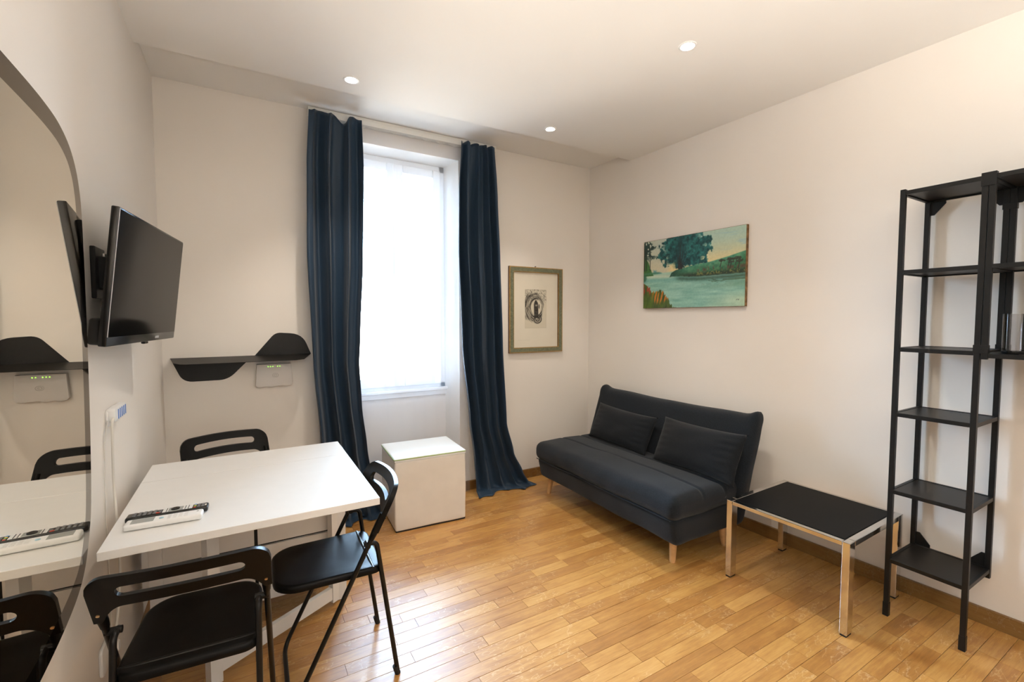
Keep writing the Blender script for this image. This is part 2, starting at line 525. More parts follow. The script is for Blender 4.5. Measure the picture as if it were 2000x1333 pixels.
for (a, b2, y) in rest:
    z = rr.uniform(-.0004, .0003); q = rr.random(); g = .0008; h = PW / 2
    top = [(a + g, y - h + g), (b2 - g, y - h + g), (b2 - g, y + h - g), (a + g, y + h - g)]
    T = [bm.verts.new((p[0], p[1], z)) for p in top]
    D = [bm.verts.new((p[0], p[1], z - .01)) for p in top]
    fs = [bm.faces.new(T)] + [bm.faces.new((T[i], D[i], D[(i + 1) % 4], T[(i + 1) % 4])) for i in range(4)]
    for f in fs: f[lay] = q
tag(obj('plank_field', bm, M_oak_s, fl, local=True), kind='stuff')

# baseboards
BH = .075
def bb_right(y0, y1, h, t, rr_):
    return prism([(xr(y0) - t, y0), (xr(y0) + .01, y0), (xr(y1) + .01, y1), (xr(y1) - t, y1)], 'z', -.002, h, rr_)
struct('baseboard_right', bb_right(YF, YB, BH, .016, .003), M_base)
bm = B((NX1 + .0, YB - .016, -.002), (xr(YB) + .005, YB + .01, BH), .003)
join(bm, B((XL, YB - .016, -.002), (NX0, YB + .01, BH), .003))
struct('baseboard_back', bm, M_base_b)
struct('baseboard_left', B((XL - .01, YF, -.002), (XL + .016, YB, BH), .003), M_base)

# ------------------------------------------------------------------ window
win = bpy.data.objects.new('window_1', None); COL.objects.link(win); win.location = (.995, NY, .815); tag(win, kind='structure')
FY0, FY1 = NY + .005, NY + .065
WZ0, WZ1 = .835, NZ - .005
bm = bmesh.new()
for lo, hi in (((IX0, FY0, WZ0), (IX0 + .045, FY1, WZ1)), ((IX1 - .045, FY0, WZ0), (IX1, FY1, WZ1)), ((IX0, FY0, WZ1 - .05), (IX1, FY1, WZ1)), ((IX0, FY0, WZ0), (IX1, FY1, WZ0 + .04))):
    box(bm, lo, hi, .004)
obj('window_frame', bm, M_wframe, win)
XM = 1.02
for (a, b2) in ((IX0 + .04, XM), (XM, IX1 - .04)):
    bm = bmesh.new(); st = .062; y0, y1 = FY0 - .018, FY0 + .04
    z0, z1 = WZ0 + .03, WZ1 - .04
    for lo, hi in (((a, y0, z0), (a + st, y1, z1)), ((b2 - st, y0, z0), (b2, y1, z1)), ((a + st, y0, z1 - st), (b2 - st, y1, z1)), ((a + st, y0, z0), (b2 - st, y1, z0 + st + .012))):
        box(bm, lo, hi, .005)
    s = obj('sash', bm, M_wframe, win)
    obj('pane', B((a + st - .01, FY0 + .012, z0 + st), (b2 - st + .01, FY0 + .016, z1 - st + .01)), M_pane, s)
bm = B((XM - .016, FY0 - .028, WZ0 + .035), (XM + .016, FY0 - .016, WZ1 - .045), .003)
obj('cover_strip', bm, M_wframe, win)
bm = B((XM - .009, FY0 - .036, 1.40), (XM + .009, FY0 - .028, 1.52), .003)
tube(bm, fillet([(XM, FY0 - .03, 1.475), (XM, FY0 - .075, 1.475), (XM, FY0 - .075, 1.36)], .015), .007, 8)
obj('handle', bm, M_wframe, win, smooth=True, ang=40)
bm = B((IX0 - .01, NY - .03, .815), (IX1 + .01, NY + .07, .837), .004)
box(bm, (IX0 - .005, NY - .014, .775), (IX1 + .005, NY + .01, .815), .003)
obj('window_sill', bm, M_wframe, win)

# ------------------------------------------------------------------ ceiling spotlights
def downlight(x, y, label):
    t = thing('ceiling_spotlight', label, 'spotlight', (x, y, ZC), 0, 'recessed ceiling spotlights')
    bm = lathe(bmesh.new(), [(.030, .018), (.030, -.001), (.033, -.004), (.041, -.003), (.043, 0), (.043, .004)], (x, y, ZC), 28)
    for f in [f for f in bm.faces if len(f.verts) > 4]: bm.faces.remove(f)
    obj('trim_ring', bm, M_ring, t, smooth=True, ang=40)
    bm = lathe(bmesh.new(), [(.0005, -.0015), (.015, -.002), (.026, -.001), (.0285, .001), (.0285, .004)], (x, y, ZC), 24)
    obj('bulb', bm, M_lamp, t, smooth=True)
    ld = bpy.data.lights.new('spot_beam', 'SPOT'); ld.energy = SPOT_W; ld.color = SPOT_COL
    ld.spot_size = radians(96); ld.spot_blend = .8; ld.shadow_soft_size = .028
    lo = bpy.data.objects.new('spot_beam', ld); COL.objects.link(lo); lo.parent = t; lo.location = (0, 0, -.035)
    return t
downlight(.537, 2.682, 'recessed spotlight in the ceiling above the left curtain')
downlight(1.866, 2.664, 'recessed spotlight in the ceiling above the framed etching and sofa end')
downlight(1.882, 1.534, 'large bright recessed spotlight nearest the camera, high in the ceiling')

# ------------------------------------------------------------------ unseen uplighter added behind the camera as fill light
def fill_lamp(x, y, h, watts):
    t = thing('fill_uplighter', 'slim white uplighter added for fill light behind the camera, out of the picture', 'added fill lamp', (x, y, 0))
    obj('base', lathe(bmesh.new(), [(.0005, 0), (.14, 0), (.145, .008), (.14, .018), (.02, .026), (.0005, .026)], (x, y, 0), 32), M_ring, t, smooth=True, ang=40)
    obj('fill_pole', tube(bmesh.new(), [(x, y, .02), (x, y, h - .09)], .011, 14), M_ring, t, smooth=True, ang=40)
    obj('fill_bowl', lathe(bmesh.new(), [(.012, -.10), (.06, -.085), (.12, -.04), (.15, .0), (.145, .0), (.115, -.036), (.055, -.078), (.0005, -.085)], (x, y, h), 32), M_ring, t, smooth=True)
    obj('bulb', lathe(bmesh.new(), [(.0005, -.075), (.022, -.07), (.030, -.05), (.022, -.03), (.0005, -.022)], (x, y, h), 16), M_lamp, t, smooth=True)
    ld = bpy.data.lights.new('fill_beam', 'SPOT'); ld.energy = watts; ld.color = (1.0, .94, .88); ld.spot_size = radians(150); ld.spot_blend = .4; ld.shadow_soft_size = .10
    lo = bpy.data.objects.new('fill_beam', ld); COL.objects.link(lo); lo.parent = t; lo.location = (0, 0, h + .02); lo.rotation_euler = (pi, 0, 0)
fill_lamp(.75, -.70, 1.25, FILL_W)

# ------------------------------------------------------------------ curtains
rail = thing('curtain_rail', 'white double-track curtain rail fixed along the raised ceiling strip', 'curtain rail', (1.07, 3.32, 2.738))
obj('rail_board', B((.385, 3.292, 2.768), (1.775, YB - .001, 2.788), .002), M_rail, rail)
for yy, z0 in ((3.302, 2.738), (3.332, 2.738)):
    bm = B((.385, yy - .012, z0), (1.775, yy - .004, 2.768), .001); box(bm, (.385, yy + .004, z0), (1.775, yy + .012, 2.768), .001)
    obj('track', bm, M_rail, rail)
obj('end_stop', B((1.478, 3.282, 2.728), (1.500, 3.312, 2.742), .003), M_black, rail)

def lerp_tab(tab, z):
    for (z0, v0), (z1, v1) in zip(tab, tab[1:]):
        if z0 >= z >= z1:
            t = (z0 - z) / (z0 - z1) if z0 != z1 else 0
            t = t * t * (3 - 2 * t) * .5 + t * .5
            return v0 + (v1 - v0) * t
    return tab[-1][1] if z < tab[-1][0] else tab[0][1]

def curtain(name, label, ltab, rtab, nf, seed, y0, amp_tab, puddle, topf, m, thick=.0016, nu=150, nv=110, flare=None, L=2.74, ztop=2.742, ph=0.0, xf=.35):
    rn = random.Random(seed)
    wk = [rn.uniform(.75, 1.3) for _ in range(nf * 2 + 3)]
    ph2 = [rn.uniform(0, 6.28) for _ in range(6)]
    bm = bmesh.new(); G = []
    for j in range(nv + 1):
        s = (L + puddle) * j / nv
        zc = ztop - s
        fwd = 0.0
        if zc < .02:
            fwd = (.02 - zc); zc = .02 - .012 * min(1, fwd / max(puddle, .001))
        rw = []
        zq = max(zc, 0)
        xl, xrr = lerp_tab(ltab, zq), lerp_tab(rtab, zq)
        A = lerp_tab(amp_tab, zq)
        for i in range(nu + 1):
            u = i / nu
            d = u + .012 * sin(5.3 * zq + ph2[0]) * sin(pi * u) + .018 * sin(2.1 * zq + 7 * u + ph2[1]) * sin(pi * u)
            k = d * nf
            seg = min(int(k * 2), len(wk) - 2) if k > 0 else 0
            fr = k * 2 - seg
            w_ = wk[seg] * (1 - fr) + wk[seg + 1] * fr
            f = sin(2 * pi * k + ph) ; f = (abs(f) ** .8) * (1 if f > 0 else -1)
            yv = y0 - A * w_ * f + A * .16 * sin(2 * pi * k * 2.3 + ph2[2] + zq) * min(1, zq / .8)
            xv = xl + (xrr - xl) * u + A * xf * w_ * cos(2 * pi * k + ph) * sin(pi * u)
            zz = zc
            if j == 0: pass
            tp = topf(u) if topf else 0
            zz -= tp * exp(-s / .18)
            if fwd > 0:
                q = fwd / max(puddle, .001)
                yv -= fwd * (.75 + .25 * sin(2 * pi * u * 1.5 + ph2[3])) - A * .5 * w_ * f * q
                zz = .005 + .020 * (.5 + .5 * sin(2 * pi * k + ph)) * (1 - .75 * q) + .006 * (.5 + .5 * sin(5 * u + ph2[4])) * (1 - q)
                if flare: xv += flare * fwd * (u - .35)
            rw.append(bm.verts.new((xv, min(yv, YB - .012), zz)))
        G.append(rw)
    for j in range(nv):
        for i in range(nu):
            bm.faces.new((G[j][i], G[j][i + 1], G[j + 1][i + 1], G[j + 1][i]))
    t = thing(name, label, 'curtain', ((lerp_tab(ltab, 0) + lerp_tab(rtab, 0)) / 2, y0, 0))
    o = obj('cloth', bm, m, t, smooth=True)
    if thick:
        md = o.modifiers.new('thickness', 'SOLIDIFY'); md.thickness = thick; md.offset = 0
    return t

def K(t): return [(z, x * 1.0125) for z, x in t]
curtain('curtain', 'dark navy curtain on the left of the window, falling behind the dining table',
        K([(2.76, .375), (2.4, .355), (1.8, .345), (1.1, .368), (.6, .402), (.25, .425), (0, .44)]),
        K([(2.76, .700), (2.4, .705), (1.8, .690), (1.3, .665), (1.1, .655), (.8, .668), (.5, .70), (.25, .735), (0, .80)]),
        3, 3, 3.232, [(2.76, .024), (2.5, .042), (1.5, .052), (.4, .052), (0, .044)], .10,
        lambda u: .045 * exp(-((u - .62) / .09) ** 2) + .022 * (sin(19 * u + 1) * .5 + .5), M_curt, ph=.6, ztop=2.757, L=2.737)
curtain('curtain', 'dark navy curtain right of the window, hem spreading on the floor by the sofa',
        K([(2.76, 1.425), (2.4, 1.400), (1.9, 1.392), (1.2, 1.416), (.6, 1.478), (.3, 1.515), (0, 1.53)]),
        K([(2.76, 1.700), (2.3, 1.722), (1.9, 1.740), (1.2, 1.762), (.55, 1.795), (.3, 1.86), (.12, 1.95), (0, 2.02)]),
        4, 8, 3.238, [(2.76, .020), (2.5, .036), (1.5, .046), (.4, .048), (0, .036)], .12,
        lambda u: .016 * (sin(26 * u) * .5 + .5), M_curt, flare=.5, ph=2.0, ztop=2.757, L=2.737)
curtain('sheer_curtain', 'white sheer voile curtain hanging in front of the bright window',
        [(2.74, .46), (1.2, .43), (.6, .415), (0, .41)], [(2.74, 1.52), (1, 1.52), (0, 1.54)],
        11, 5, 3.318, [(2.74, .006), (2.4, .009), (0, .010)], .01, lambda u: .012 * (sin(2 * pi * 9 * u) * .5 + .5), M_sheer, thick=0, nu=260, nv=50, ztop=2.740, L=2.73, xf=1.2)

# ------------------------------------------------------------------ wall mirror
Ypts = [(1.18, 1.925), (1.40, 1.920), (1.52, 1.912), (1.60, 1.898), (1.67, 1.868), (1.715, 1.825), (1.742, 1.770), (1.755, 1.69), (1.757, 1.50), (1.750, 1.25), (1.738, 1.05), (1.718, .88), (1.690, .80), (1.64, .725), (1.57, .680), (1.45, .650), (1.30, .632), (1.18, .628)]
def catmull(P, n=5):
    out = []
    for i in range(len(P) - 1):
        p0 = P[max(i - 1, 0)]; p1 = P[i]; p2 = P[i + 1]; p3 = P[min(i + 2, len(P) - 1)]
        for k in range(n):
            t = k / n
            out.append(tuple(.5 * ((2 * p1[a]) + (-p0[a] + p2[a]) * t + (2 * p0[a] - 5 * p1[a] + 4 * p2[a] - p3[a]) * t * t + (-p0[a] + 3 * p1[a] - 3 * p2[a] + p3[a]) * t ** 3) for a in (0, 1)))
    out.append(P[-1]); return out
half = catmull(Ypts)
YM = 1.18
outl = half + [(2 * YM - p[0], p[1]) for p in half[::-1]][1:-1]
def inset(poly, d):
    n = len(poly); out = []
    for i in range(n):
        a = Vector(poly[i - 1]); c = Vector(poly[(i + 1) % n]); t = (c - a).normalized()
        nn = Vector((t.y, -t.x))
        p = Vector(poly[i]); q = p - nn * d
        if (q - Vector((YM, 1.28))).length > (p - Vector((YM, 1.28))).length: q = p + nn * d
        out.append((q.x, q.y))
    return out
mir = thing('wall_mirror', 'large rounded wall mirror with a smoked border at the left edge', 'mirror', (XL, YM, .63))
obj('smoked_border', prism(outl, 'x', XL, -.3965), M_bronze, mir)
obj('mirror_glass', prism(inset(outl, .056), 'x', -.3966, -.395), M_mirror, mir)

# ------------------------------------------------------------------ television on a wall arm
tv = thing('television', 'black flat television tilted out from the left wall above the table', 'television', (-.34, 2.19, 1.32))
A = Vector((-.372, 1.83, 1.316)); Bp = Vector((-.283, 2.548, 1.316)); Tt = Vector((-.322, 1.836, 1.747))
ex = (Bp - A).normalized(); ez = (Tt - A); ez = (ez - ex * ez.dot(ex)).normalized(); ey = ex.cross(ez)   # ey points away from the wall?
if ey.x < 0: ey = -ey
TVW, TVH = .724, .434
MT = Matrix((( ex.x, ey.x, ez.x, A.x), (ex.y, ey.y, ez.y, A.y), (ex.z, ey.z, ez.z, A.z), (0, 0, 0, 1)))
bm = B((0, -.022, 0), (TVW, 0, TVH), .004, 2, MT)
cab = obj('cabinet', bm, M_tvb, tv, smooth=True, ang=30)
obj('screen', B((.007, -.001, .030), (TVW - .007, .0012, TVH - .007), 0, 1, MT), M_screen, tv)
bm = soft_box((.13, -.046, .06), (TVW - .06, -.015, TVH - .03), .014, (4, 2, 4)); bm.transform(MT)
obj('rear_housing', bm, M_tvb, tv, smooth=True, ang=50)
bm = soft_box((.012, -.054, .002), (TVW - .03, -.012, .085), .010, (4, 2, 3)); bm.transform(MT)
obj('speaker_housing', bm, M_tvb, tv, smooth=True, ang=50)
obj('brand_plate', B((.46, 0, .010), (.50, .0012, .019), 0, 1, MT), M_grey, tv)
obj('sensor_lens', B((.345, -.012, -.008), (.385, .0, .001), .002, 1, MT), M_tvb, tv)
bm = B((.015, -.0005, .032), (.0165, .0016, TVH - .01), 0, 1, MT)
obj('edge_highlight', B((.002, -.001, .03), (.004, .001, TVH - .004), 0, 1, MT), M_grey, tv)  # pale strip standing in for the glint along the screen's near edge
bm.free()
tm = thing('tv_wall_arm', 'black steel swivel arm holding the television to the left wall', 'wall mount', (XL, 2.10, 1.5))
obj('wall_plate', B((XL, 1.965, 1.47), (XL + .014, 2.085, 1.64), .003), M_black, tm)
bm = B((XL + .01, 2.00, 1.50), (XL + .045, 2.04, 1.61), .004)
hg = obj('hinge', bm, M_black, tm)
obj('bolt', lathe(bmesh.new(), [(.008, 0), (.008, .010), (.0005, .012)], (XL + .026, 2.02, 1.61), 10), M_steel, hg)
bm = tube(bmesh.new(), [(XL + .03, 2.03, 1.59), (-.392, 2.16, 1.59)], .010, 10); tube(bm, [(XL + .03, 2.03, 1.53), (-.392, 2.16, 1.53)], .010, 10)
obj('arm', bm, M_black, tm, smooth=True, ang=40)
bm = B((.30, -.056, .10), (.33, -.047, .36), .002, 1, MT); box(bm, (.40, -.056, .10), (.43, -.047, .36), .002, 1, MT); box(bm, (.29, -.060, .20), (.44, -.054, .27), .002, 1, MT)
obj('bracket', bm, M_black, tm)

# ------------------------------------------------------------------ plug adapter on the left wall
pa = thing('plug_adapter', 'white plug adapter with blue vent slots and a cord down the left wall', 'adapter', (XL, 2.15, 1.0))
obj('wall_plate', prism(round_rect(2.06, 2.20, 1.025, 1.085, .02), 'x', XL, XL + .008, .002), M_plug, pa)
bm = prism(round_rect(2.065, 2.235, 1.040, 1.088, .010), 'x', XL + .004, XL + .028, .005)
obj('body', bm, M_plug, pa, smooth=True, ang=35)
for k in range(5):
    yy = 2.105 + k * .027
    obj('vent_slot', B((XL + .0275, yy - .005, 1.046), (XL + .0292, yy + .005, 1.080), 0, 1), M_blue, pa)
bm = tube(bmesh.new(), fillet([(XL + .020, 2.08, 1.055), (XL + .022, 2.045, 1.05), (XL + .022, 2.04, 1.00), (XL + .018, 2.05, .90), (XL + .014, 2.07, .82), (XL + .028, 2.02, .70), (XL + .02, 2.07, .60), (XL + .02, 2.08, .50), (XL + .018, 2.02, .36), (XL + .02, 1.965, .33)], .06), .0042, 8)
obj('cord', bm, M_cord, pa, smooth=True)
bm = tube(bmesh.new(), fillet([(XL + .006, 2.062, 1.05), (XL + .005, 2.02, .98), (XL + .004, 2.00, .80), (XL + .004, 2.01, .55), (XL + .004, 2.00, .08)], .05), .0016, 6)
obj('thin_wire', bm, M_cord, pa, smooth=True)
so = thing('wall_socket', 'white wall socket with a plug low on the left wall under the table', 'socket', (XL, 1.95, .27))
obj('face_plate', prism(round_rect(1.86, 2.0, .255, .345, .015), 'x', XL, XL + .010, .003), M_plug, so, smooth=True, ang=35)
bm = lathe(bmesh.new(), [(.0005, .034), (.015, .034), (.020, .028), (.022, .009)], (XL, 1.955, .30), 20, 'x')
obj('plug', bm, M_plug, so, smooth=True, ang=40)

# ------------------------------------------------------------------ folded steel shelf
ZS = 1.166
sh = thing('wall_shelf', 'black folded steel wall shelf with one flap up and one down', 'shelf', (0, YB, ZS))
pp = [(-.394, YB), (-.365, YB - .13), (-.33, YB - .165), (-.30, YB - .172), (.27, YB - .172), (.32, YB - .150), (.376, YB)]
bm = prism(pp, 'z', ZS - .0022, ZS)
for v in bm.verts: v.co.z -= .15 * (YB - v.co.y)          # the plate droops slightly towards the room
obj('shelf_plate', bm, M_shelfb, sh)
def rounded_poly(P, rads, n=6):
    out = []; m_ = len(P)
    for i in range(m_):
        a = Vector(P[i - 1]); b = Vector(P[i]); c = Vector(P[(i + 1) % m_]); r = rads[i]
        if r == 0: out.append(tuple(b)); continue
        s = b + (a - b).normalized() * r; e = b + (c - b).normalized() * r
        for k in range(n + 1):
            t = k / n; q = s * (1 - t) ** 2 + b * 2 * t * (1 - t) + e * t * t; out.append((q.x, q.y))
    return out
obj('lower_flap', prism(rounded_poly([(-.394, ZS), (.035, ZS), (-.105, 1.020), (-.335, 1.020)], [0, 0, .05, .05]), 'y', YB - .0022, YB), M_black, sh)
obj('upper_flap', prism(rounded_poly([(.045, ZS), (.376, ZS), (.325, 1.300), (.165, 1.312)], [0, 0, .07, .035]), 'y', YB - .0022, YB), M_black, sh)

# ------------------------------------------------------------------ router
ro = thing('internet_router', 'white wall-hung router with green lights under the black shelf', 'router', (.15, YB, .96))
body = [(.052, 1.108), (.250, 1.108), (.259, .985), (.250, .966), (.215, .960), (.205, .964), (.165, .966), (.135, .958), (.105, .964), (.075, .958), (.055, .962), (.044, .975)]
obj('shell', prism(body, 'y', YB - .034, YB - .002, .004), M_router, ro, smooth=True, ang=35)
for k, dx in enumerate((0, .0135, .027, .0405, .054, .0675)):
    if k == 3: continue
    bm = lathe(bmesh.new(), [(.0005, -.0012), (.0026, -.0010), (.003, 0)], (.117 + dx, YB - .034, 1.093), 10, 'y')
    obj('status_light', bm, M_led, ro)
bm = bmesh.new(); c = (.158, YB - .0345, 1.035)
tube(bm, [(c[0] + .017 * cos(a), c[1], c[2] + .013 * sin(a)) for a in [2 * pi * k / 24 for k in range(25)]], .0011, 6, cap=False)
tube(bm, [(c[0] + .009 * cos(a), c[1], c[2] + .007 * sin(a)) for a in [.6 + 5.0 * k / 20 for k in range(21)]], .0013, 6)
tube(bm, [(c[0], c[1], c[2]), (c[0] + .009, c[1], c[2])], .0013, 6)
obj('emblem', bm, M_routerg, ro)

# ------------------------------------------------------------------ framed etching
def grid_paint(name, origin, du, dv, nu, nv, fn, m, parent):
    """origin + u*du + v*dv; colours from fn(U, V) arrays -> sRGB 0..255"""
    U, V = np.meshgrid(np.linspace(0, 1, nu + 1), np.linspace(0, 1, nv + 1))
    C = fn(U, V) / 255.0
    C = np.where(C <= .04045, C / 12.92, ((np.clip(C, 0, 1) + .055) / 1.055) ** 2.4)
    o_ = np.array(origin); P = o_ + U[..., None] * np.array(du) + V[..., None] * np.array(dv)
    r = root_of(parent); P = P - np.array(r.location)
    idx = np.arange((nu + 1) * (nv + 1)).reshape(nv + 1, nu + 1)
    F = np.stack([idx[:-1, :-1], idx[:-1, 1:], idx[1:, 1:], idx[1:, :-1]], -1).reshape(-1, 4)
    me = bpy.data.meshes.new(name); me.from_pydata(P.reshape(-1, 3).tolist(), [], F.tolist())
    a = me.color_attributes.new('paint', 'FLOAT_COLOR', 'POINT')
    a.data.foreach_set('color', np.concatenate([C.reshape(-1, 3), np.ones((C.size // 3, 1))], 1).astype(np.float32).ravel())
    me.materials.append(m); o = bpy.data.objects.new(name, me); COL.objects.link(o); o.parent = parent
    return o

def vnoise(U, V, su, sv, seed, octv=3):
    r = np.random.default_rng(seed); out = 0; amp = 1.0; tot = 0
    for _ in range(octv):
        g = r.random((int(sv) + 3, int(su) + 3))
        x = np.clip(U, 0, 1) * su; y = np.clip(V, 0, 1) * sv
        i = np.floor(x).astype(int); j = np.floor(y).astype(int); fx = x - i; fy = y - j
        fx = fx * fx * (3 - 2 * fx); fy = fy * fy * (3 - 2 * fy)
        out = out + amp * (g[j, i] * (1 - fx) * (1 - fy) + g[j, i + 1] * fx * (1 - fy) + g[j + 1, i] * (1 - fx) * fy + g[j + 1, i + 1] * fx * fy)
        tot += amp; amp *= .5; su *= 2; sv *= 2
    return out / tot

def sstep(a, b, x):
    t = np.clip((x - a) / (b - a), 0, 1); return t * t * (3 - 2 * t)
def mixc(A, Bc, k):
    return A * (1 - k[..., None]) + np.array(Bc, float) * k[..., None]

def etching(U, V):
    A_ = 1.6
    x = (U - .5); y = (V - .5) * A_
    C = np.ones(U.shape + (3,)) * np.array((206, 198, 178.))
    ink = np.zeros_like(U)
    # swirling cave of strokes around a light oval opening
    cx, cy = .02, .06
    th = np.arctan2(y - cy, x - cx); r = np.hypot((x - cx) / .27, (y - cy) / .36)
    st = vnoise((th + pi) / (2 * pi), np.clip(r / 3, 0, 1), 9, 60, 3, 3)
    ring = sstep(.86, 1.0, r) * (1 - sstep(1.55, 2.05, r + .45 * vnoise(U, V, 6, 8, 4) + .35 * sstep(.0, .5, x) - .55 * sstep(.0, .5, -x)))
    ink = np.maximum(ink, ring * (.16 + .80 * sstep(.36, .66, st)))
    top = sstep(.62, .75, V) * (1 - sstep(.0, .12, np.abs(vnoise(U, V, 40, 14, 9, 2) - .5)) )
    ink = np.maximum(ink, top * .65)
    # cut lower corners
    corner = sstep(-.02, .03, (np.abs(x + .03) * 1.25 - (.52 + (y + .8) * .9)))
    ink = ink * (1 - corner * (V < .4))
    oval = 1 - sstep(.80, .92, r)
    ink = ink * (1 - oval)
    # standing dark form in the opening
    bw = .10 - .10 * np.clip((y - .16) / .22, 0, 1) ** 2
    form = (1 - sstep(bw - .015, bw + .015, np.abs(x - .015 + .03 * y))) * (y > -.42) * (y < .37)
    ink = np.maximum(ink, form * (.62 + .5 * vnoise(U, V, 14, 40, 12)))
    blot = np.exp(-(((x - .02) / .05) ** 2 + ((y - .14) / .035) ** 2)); ink = ink * (1 - .8 * blot)
    arm = np.exp(-(((x - .155) / .035) ** 2 + ((y - .10) / .13) ** 2)); ink = np.maximum(ink, .75 * sstep(.4, .7, arm))
    # coil at the foot
    q = np.hypot((x - .07) / .22, (y + .43) / .20); t2 = np.arctan2(y + .43, x - .07)
    coil = (q < 1) * (.45 + .5 * np.sin(q * 16 - t2)) ; ink = np.maximum(ink, np.clip(coil, .25, .95) * (q < 1))
    ink = ink * (1 - np.exp(-(((x - .05) / .05) ** 2 + ((y + .41) / .03) ** 2)))
    ink = np.clip(ink * (.8 + .5 * vnoise(U, V, 60, 90, 21)), 0, 1)
    edge = ((U < .012) | (U > .988) | (V < .008) | (V > .992)) * .12
    ink = np.maximum(ink, edge)
    return mixc(C, (38, 34, 30), ink)

FX0, FX1, FZ0, FZ1 = 1.918, 2.470, 1.106, 1.845
fr = thing('framed_etching', 'dark ink etching on cream paper in a green and gilt frame', 'picture', (2.194, YB, FZ0))
def frame_ring(x0, x1, z0, z1, w, y0, y1, r=0.0):
    bm = bmesh.new()
    for poly in ([(x0, z0), (x1, z0), (x1 - w, z0 + w), (x0 + w, z0 + w)], [(x1, z0), (x1, z1), (x1 - w, z1 - w), (x1 - w, z0 + w)], [(x1, z1), (x0, z1), (x0 + w, z1 - w), (x1 - w, z1 - w)], [(x0, z1), (x0, z0), (x0 + w, z0 + w), (x0 + w, z1 - w)]):
        join(bm, prism(poly, 'y', y0, y1))
    return bm
obj('frame_back', frame_ring(FX0, FX1, FZ0, FZ1, .046, YB - .022, YB - .002), M_fside, fr)
obj('outer_gilt', frame_ring(FX0, FX1, FZ0, FZ1, .008, YB - .026, YB - .022), M_gilt, fr)
obj('moulding', frame_ring(FX0 + .008, FX1 - .008, FZ0 + .008, FZ1 - .008, .032, YB - .028, YB - .022), M_frame, fr)
obj('inner_gilt', frame_ring(FX0 + .040, FX1 - .040, FZ0 + .040, FZ1 - .040, .006, YB - .025, YB - .018), M_gilt, fr)
pap = obj('paper', B((FX0 + .044, YB - .012, FZ0 + .044), (FX1 - .044, YB - .009, FZ1 - .044)), M_paper, fr)
grid_paint('print', (2.080, YB - .0125, 1.318), (.222, 0, 0), (0, 0, .337), 130, 200, etching, vcol_mat('etching_ink', .7), pap)
bm = tube(bmesh.new(), [(FX0 + .09 + .006 * k, YB - .0125, 1.215 + .004 * sin(k * 2.3) + .002 * sin(k * 5.1)) for k in range(22)], .0005, 4)
obj('pencil_note', bm, mat('pencil', (.5, .46, .40), .8), pap)
bm = lathe(bmesh.new(), [(.0005, -.012), (.004, -.012), (.004, 0)], (2.19, YB, 1.853), 10, 'y')
obj('nail', bm, M_fside, fr)

